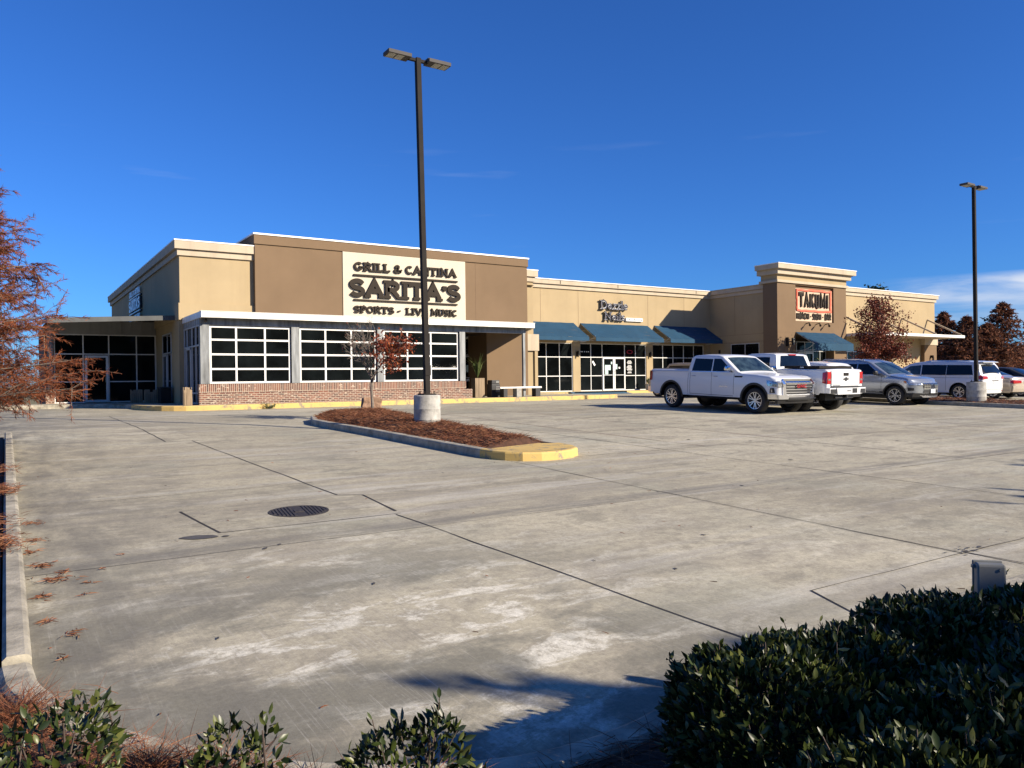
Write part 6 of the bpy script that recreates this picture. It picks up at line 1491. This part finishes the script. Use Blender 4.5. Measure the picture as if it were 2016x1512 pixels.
def picket(x,y,z,n,w,h,label,seed):
    t=empty('slatted_planter',(x,y,z),label,'planter',None); rg=random.Random(seed); b=MB()
    for k in range(n):
        u=-w/2+(k+.5)*w/n; hh=h*rg.uniform(.82,1.05); s_=w/n*.42
        b.box(u-s_,u+s_,-w/2-.02,-w/2,0,hh); b.box(u-s_,u+s_,w/2,w/2+.02,0,hh); b.box(-w/2-.022,-w/2-.003,u-s_,u+s_,0,hh); b.box(w/2+.003,w/2+.022,u-s_,u+s_,0,hh)
    b.build('slats','wood',t); b=MB(); b.box(-w/2+.01,w/2-.01,-w/2+.01,w/2-.01,0,h*.7); b.build('soil','soil',t)
picket(5.62,30.5,.72,4,.26,.66,'sunlit slatted wooden tub at the left end of the brick wall',1)
picket(5.2,36.3,.72,5,.40,.55,'shaded slatted tub beside the wing windows',2); picket(4.75,37.0,.72,5,.40,.6,'shaded slatted tub nearest the wing door',3)
b2=empty('storage_box',(5.55,35.0,.72),'dark box in the shade by the side door','box'); b=MB(); b.box(-.2,.2,-.4,.4,0,.62); b.build('case','bronze',b2,bevel=.02); b=MB(); b.box(-.22,.22,-.42,.42,.62,.68); b.build('lid','black',b2,bevel=.01)
# weeds at the kerb
wd=empty('weed',(8.3,29.3,gz(29.3)),'scraggly weed growing at the yellow kerb below the brick wall','weed'); rg=random.Random(4); b=MB(); P_=[]
for i in range(26):
    a=rg.uniform(0,6.28); L=rg.uniform(.1,.3); q=Vector((math.cos(a)*L*1.2,math.sin(a)*L*.4,L*rg.uniform(.5,1))); b.tube([(0,0,0),tuple(q)],[.004,.003],3,cap=False)
    for _ in range(7): P_.append(tuple(q*rg.uniform(.4,1)+Vector((rg.gauss(0,.03),rg.gauss(0,.02),rg.gauss(0,.02)))))
b.build('stem','dbark',wd); cards('leaves',P_,'green',wd,.05,np.random.RandomState(1))
# ------------------------------------------------------------ trees behind the camera (their shade falls on the near lot and hedge)
def shade_tree(x,y,blobs,n,label,seed,size=.20):
    rs=np.random.RandomState(seed); t=empty('oak_tree',(x,y,0),label,'tree','trees behind the camera'); b=MB(); top=max(c[2] for c in blobs)
    b.tube([(0,0,-.2),(.05,0,2),(0,.05,top)],[.16,.12,.05],8)
    for c in blobs: b.tube([(0,0,min(2.2,c[2]*.6)),tuple(c[:3])],[.06,.02],5,cap=False)
    b.build('trunk','dbark',t,smooth=60); P=[]
    for c in blobs:
        m=int(n*c[3]**2/sum(q[3]**2 for q in blobs)); d=rs.normal(size=(m,3)); d/=np.linalg.norm(d,axis=1,keepdims=True); r_=rs.uniform(.25,1,(m,1))**.6; P+=list(np.array(c[:3])+d*r_*c[3]*np.array([1,1,c[4] if len(c)>4 else .7]))
    cards('crown',np.array(P),'pine',t,size,rs,aspect=.7)
def onray(px,py,pz,s): return (px+.6*s,py-1.0*s,pz+.55*s)
S0=8.5
bl=[]
cx,cy=onray(3.4,1.8,.4,S0)[:2]
for (px,py,pz,r_) in [(1.85,3.5,0,.035),(2.1,3.3,0,.06),(2.4,3.08,0,.09),(2.62,2.83,0,.09),(2.85,2.6,0,.09),(2.25,2.62,0,.09),(1.95,2.5,0,.09),(2.5,2.35,.05,.13),(1.75,2.75,0,.045),(3.3,1.25,.5,.13),(2.85,1.5,.5,.05),(3.95,1.25,.5,.34),(4.6,1.3,.5,.45),(3.6,.95,.5,.16),(4.2,.9,.5,.4),(1.95,1.45,.1,.2),(2.15,2.05,.05,.2),(1.6,2.3,0,.08)]:
    q=onray(px,py,pz,S0); bl.append((q[0]-cx,q[1]-cy,q[2],r_,.8))
shade_tree(cx,cy,bl,4200,'tree behind the camera shading the hedge',5,.12)
bl=[]; cx,cy=onray(11,5,0,9)[:2]
for (px,py,r_) in [(9.9,4.5,.05),(10.7,4.45,.09),(11.8,4.4,.2),(13.9,6.0,.06),(14.8,6.0,.2)]:
    q=onray(px,py,0,9); bl.append((q[0]-cx,q[1]-cy,q[2],r_,.30))
shade_tree(cx,cy,bl,420,'tree behind the camera shading the lot at the right',6,.12)
# ------------------------------------------------------------ give each separate piece of a part its own object
def split_pieces(o,gap=.035,maxn=14):
    me=o.data; n=len(me.vertices); par=list(range(n))
    def find(a):
        while par[a]!=a: par[a]=par[par[a]]; a=par[a]
        return a
    for p in me.polygons:
        v=p.vertices
        for k in v[1:]:
            a,b_=find(v[0]),find(k)
            if a!=b_: par[b_]=a
    isl={}
    for i in range(n): isl.setdefault(find(i),[]).append(i)
    if not 2<=len(isl)<=1500: return
    co=np.empty(n*3,dtype=np.float32); me.vertices.foreach_get('co',co); co=co.reshape(-1,3)
    keys=list(isl); bb=[(co[isl[k]].min(0)-gap/2,co[isl[k]].max(0)+gap/2) for k in keys]; cl=list(range(len(keys)))
    def f2(a):
        while cl[a]!=a: a=cl[a]
        return a
    for i in range(len(keys)):
        for j in range(i+1,len(keys)):
            if (bb[i][0]<=bb[j][1]).all() and (bb[j][0]<=bb[i][1]).all():
                a,b_=f2(i),f2(j)
                if a!=b_: cl[b_]=a
    groups={}
    for i,k in enumerate(keys): groups.setdefault(f2(i),[]).append(k)
    if not 2<=len(groups)<=maxn: return
    vg={}
    for gi,ks in enumerate(groups.values()):
        for k in ks:
            for v in isl[k]: vg[v]=gi
    base=o.name.split('.')[0]; kids=list(o.children)
    for gi in range(len(groups)):
        idx=[v for v in range(n) if vg[v]==gi]; mp_={v:i for i,v in enumerate(idx)}
        fs=[tuple(mp_[v] for v in p.vertices) for p in me.polygons if vg[p.vertices[0]]==gi]; sm=[p.use_smooth for p in me.polygons if vg[p.vertices[0]]==gi]
        m2=bpy.data.meshes.new(base); m2.from_pydata([tuple(co[v]) for v in idx],[],fs)
        for mt in me.materials: m2.materials.append(mt)
        m2.polygons.foreach_set('use_smooth',sm)
        if any(sm): m2.set_sharp_from_angle(angle=R(35))
        if gi==0: o.data=m2
        else:
            c=o.copy(); c.data=m2; COL.objects.link(c)
NOSPLIT={'rule_','track','brick_wall','painted_hours','letter_edge','foliage','leaves','slats','grille_bar','emblem','plate_number','tailgate_letters','stem','trunk','shop_window','roll_up_door','entrance_storefront','wing_storefront','side_storefront','side_entrance','window','ribs','rim','body','tyre','brake_disc','underbody','housing','header_panel','awning_frame','backing','door_seam','hitch','door_decal','tower_wall','wall','letter_face','crown','tailgate_seam','base_plate','pane','interior_backdrop'}
for o in list(bpy.data.objects):
    if o.type=='MESH' and o.parent is not None and o.name.split('.')[0] not in NOSPLIT and 'kind' not in o: split_pieces(o)
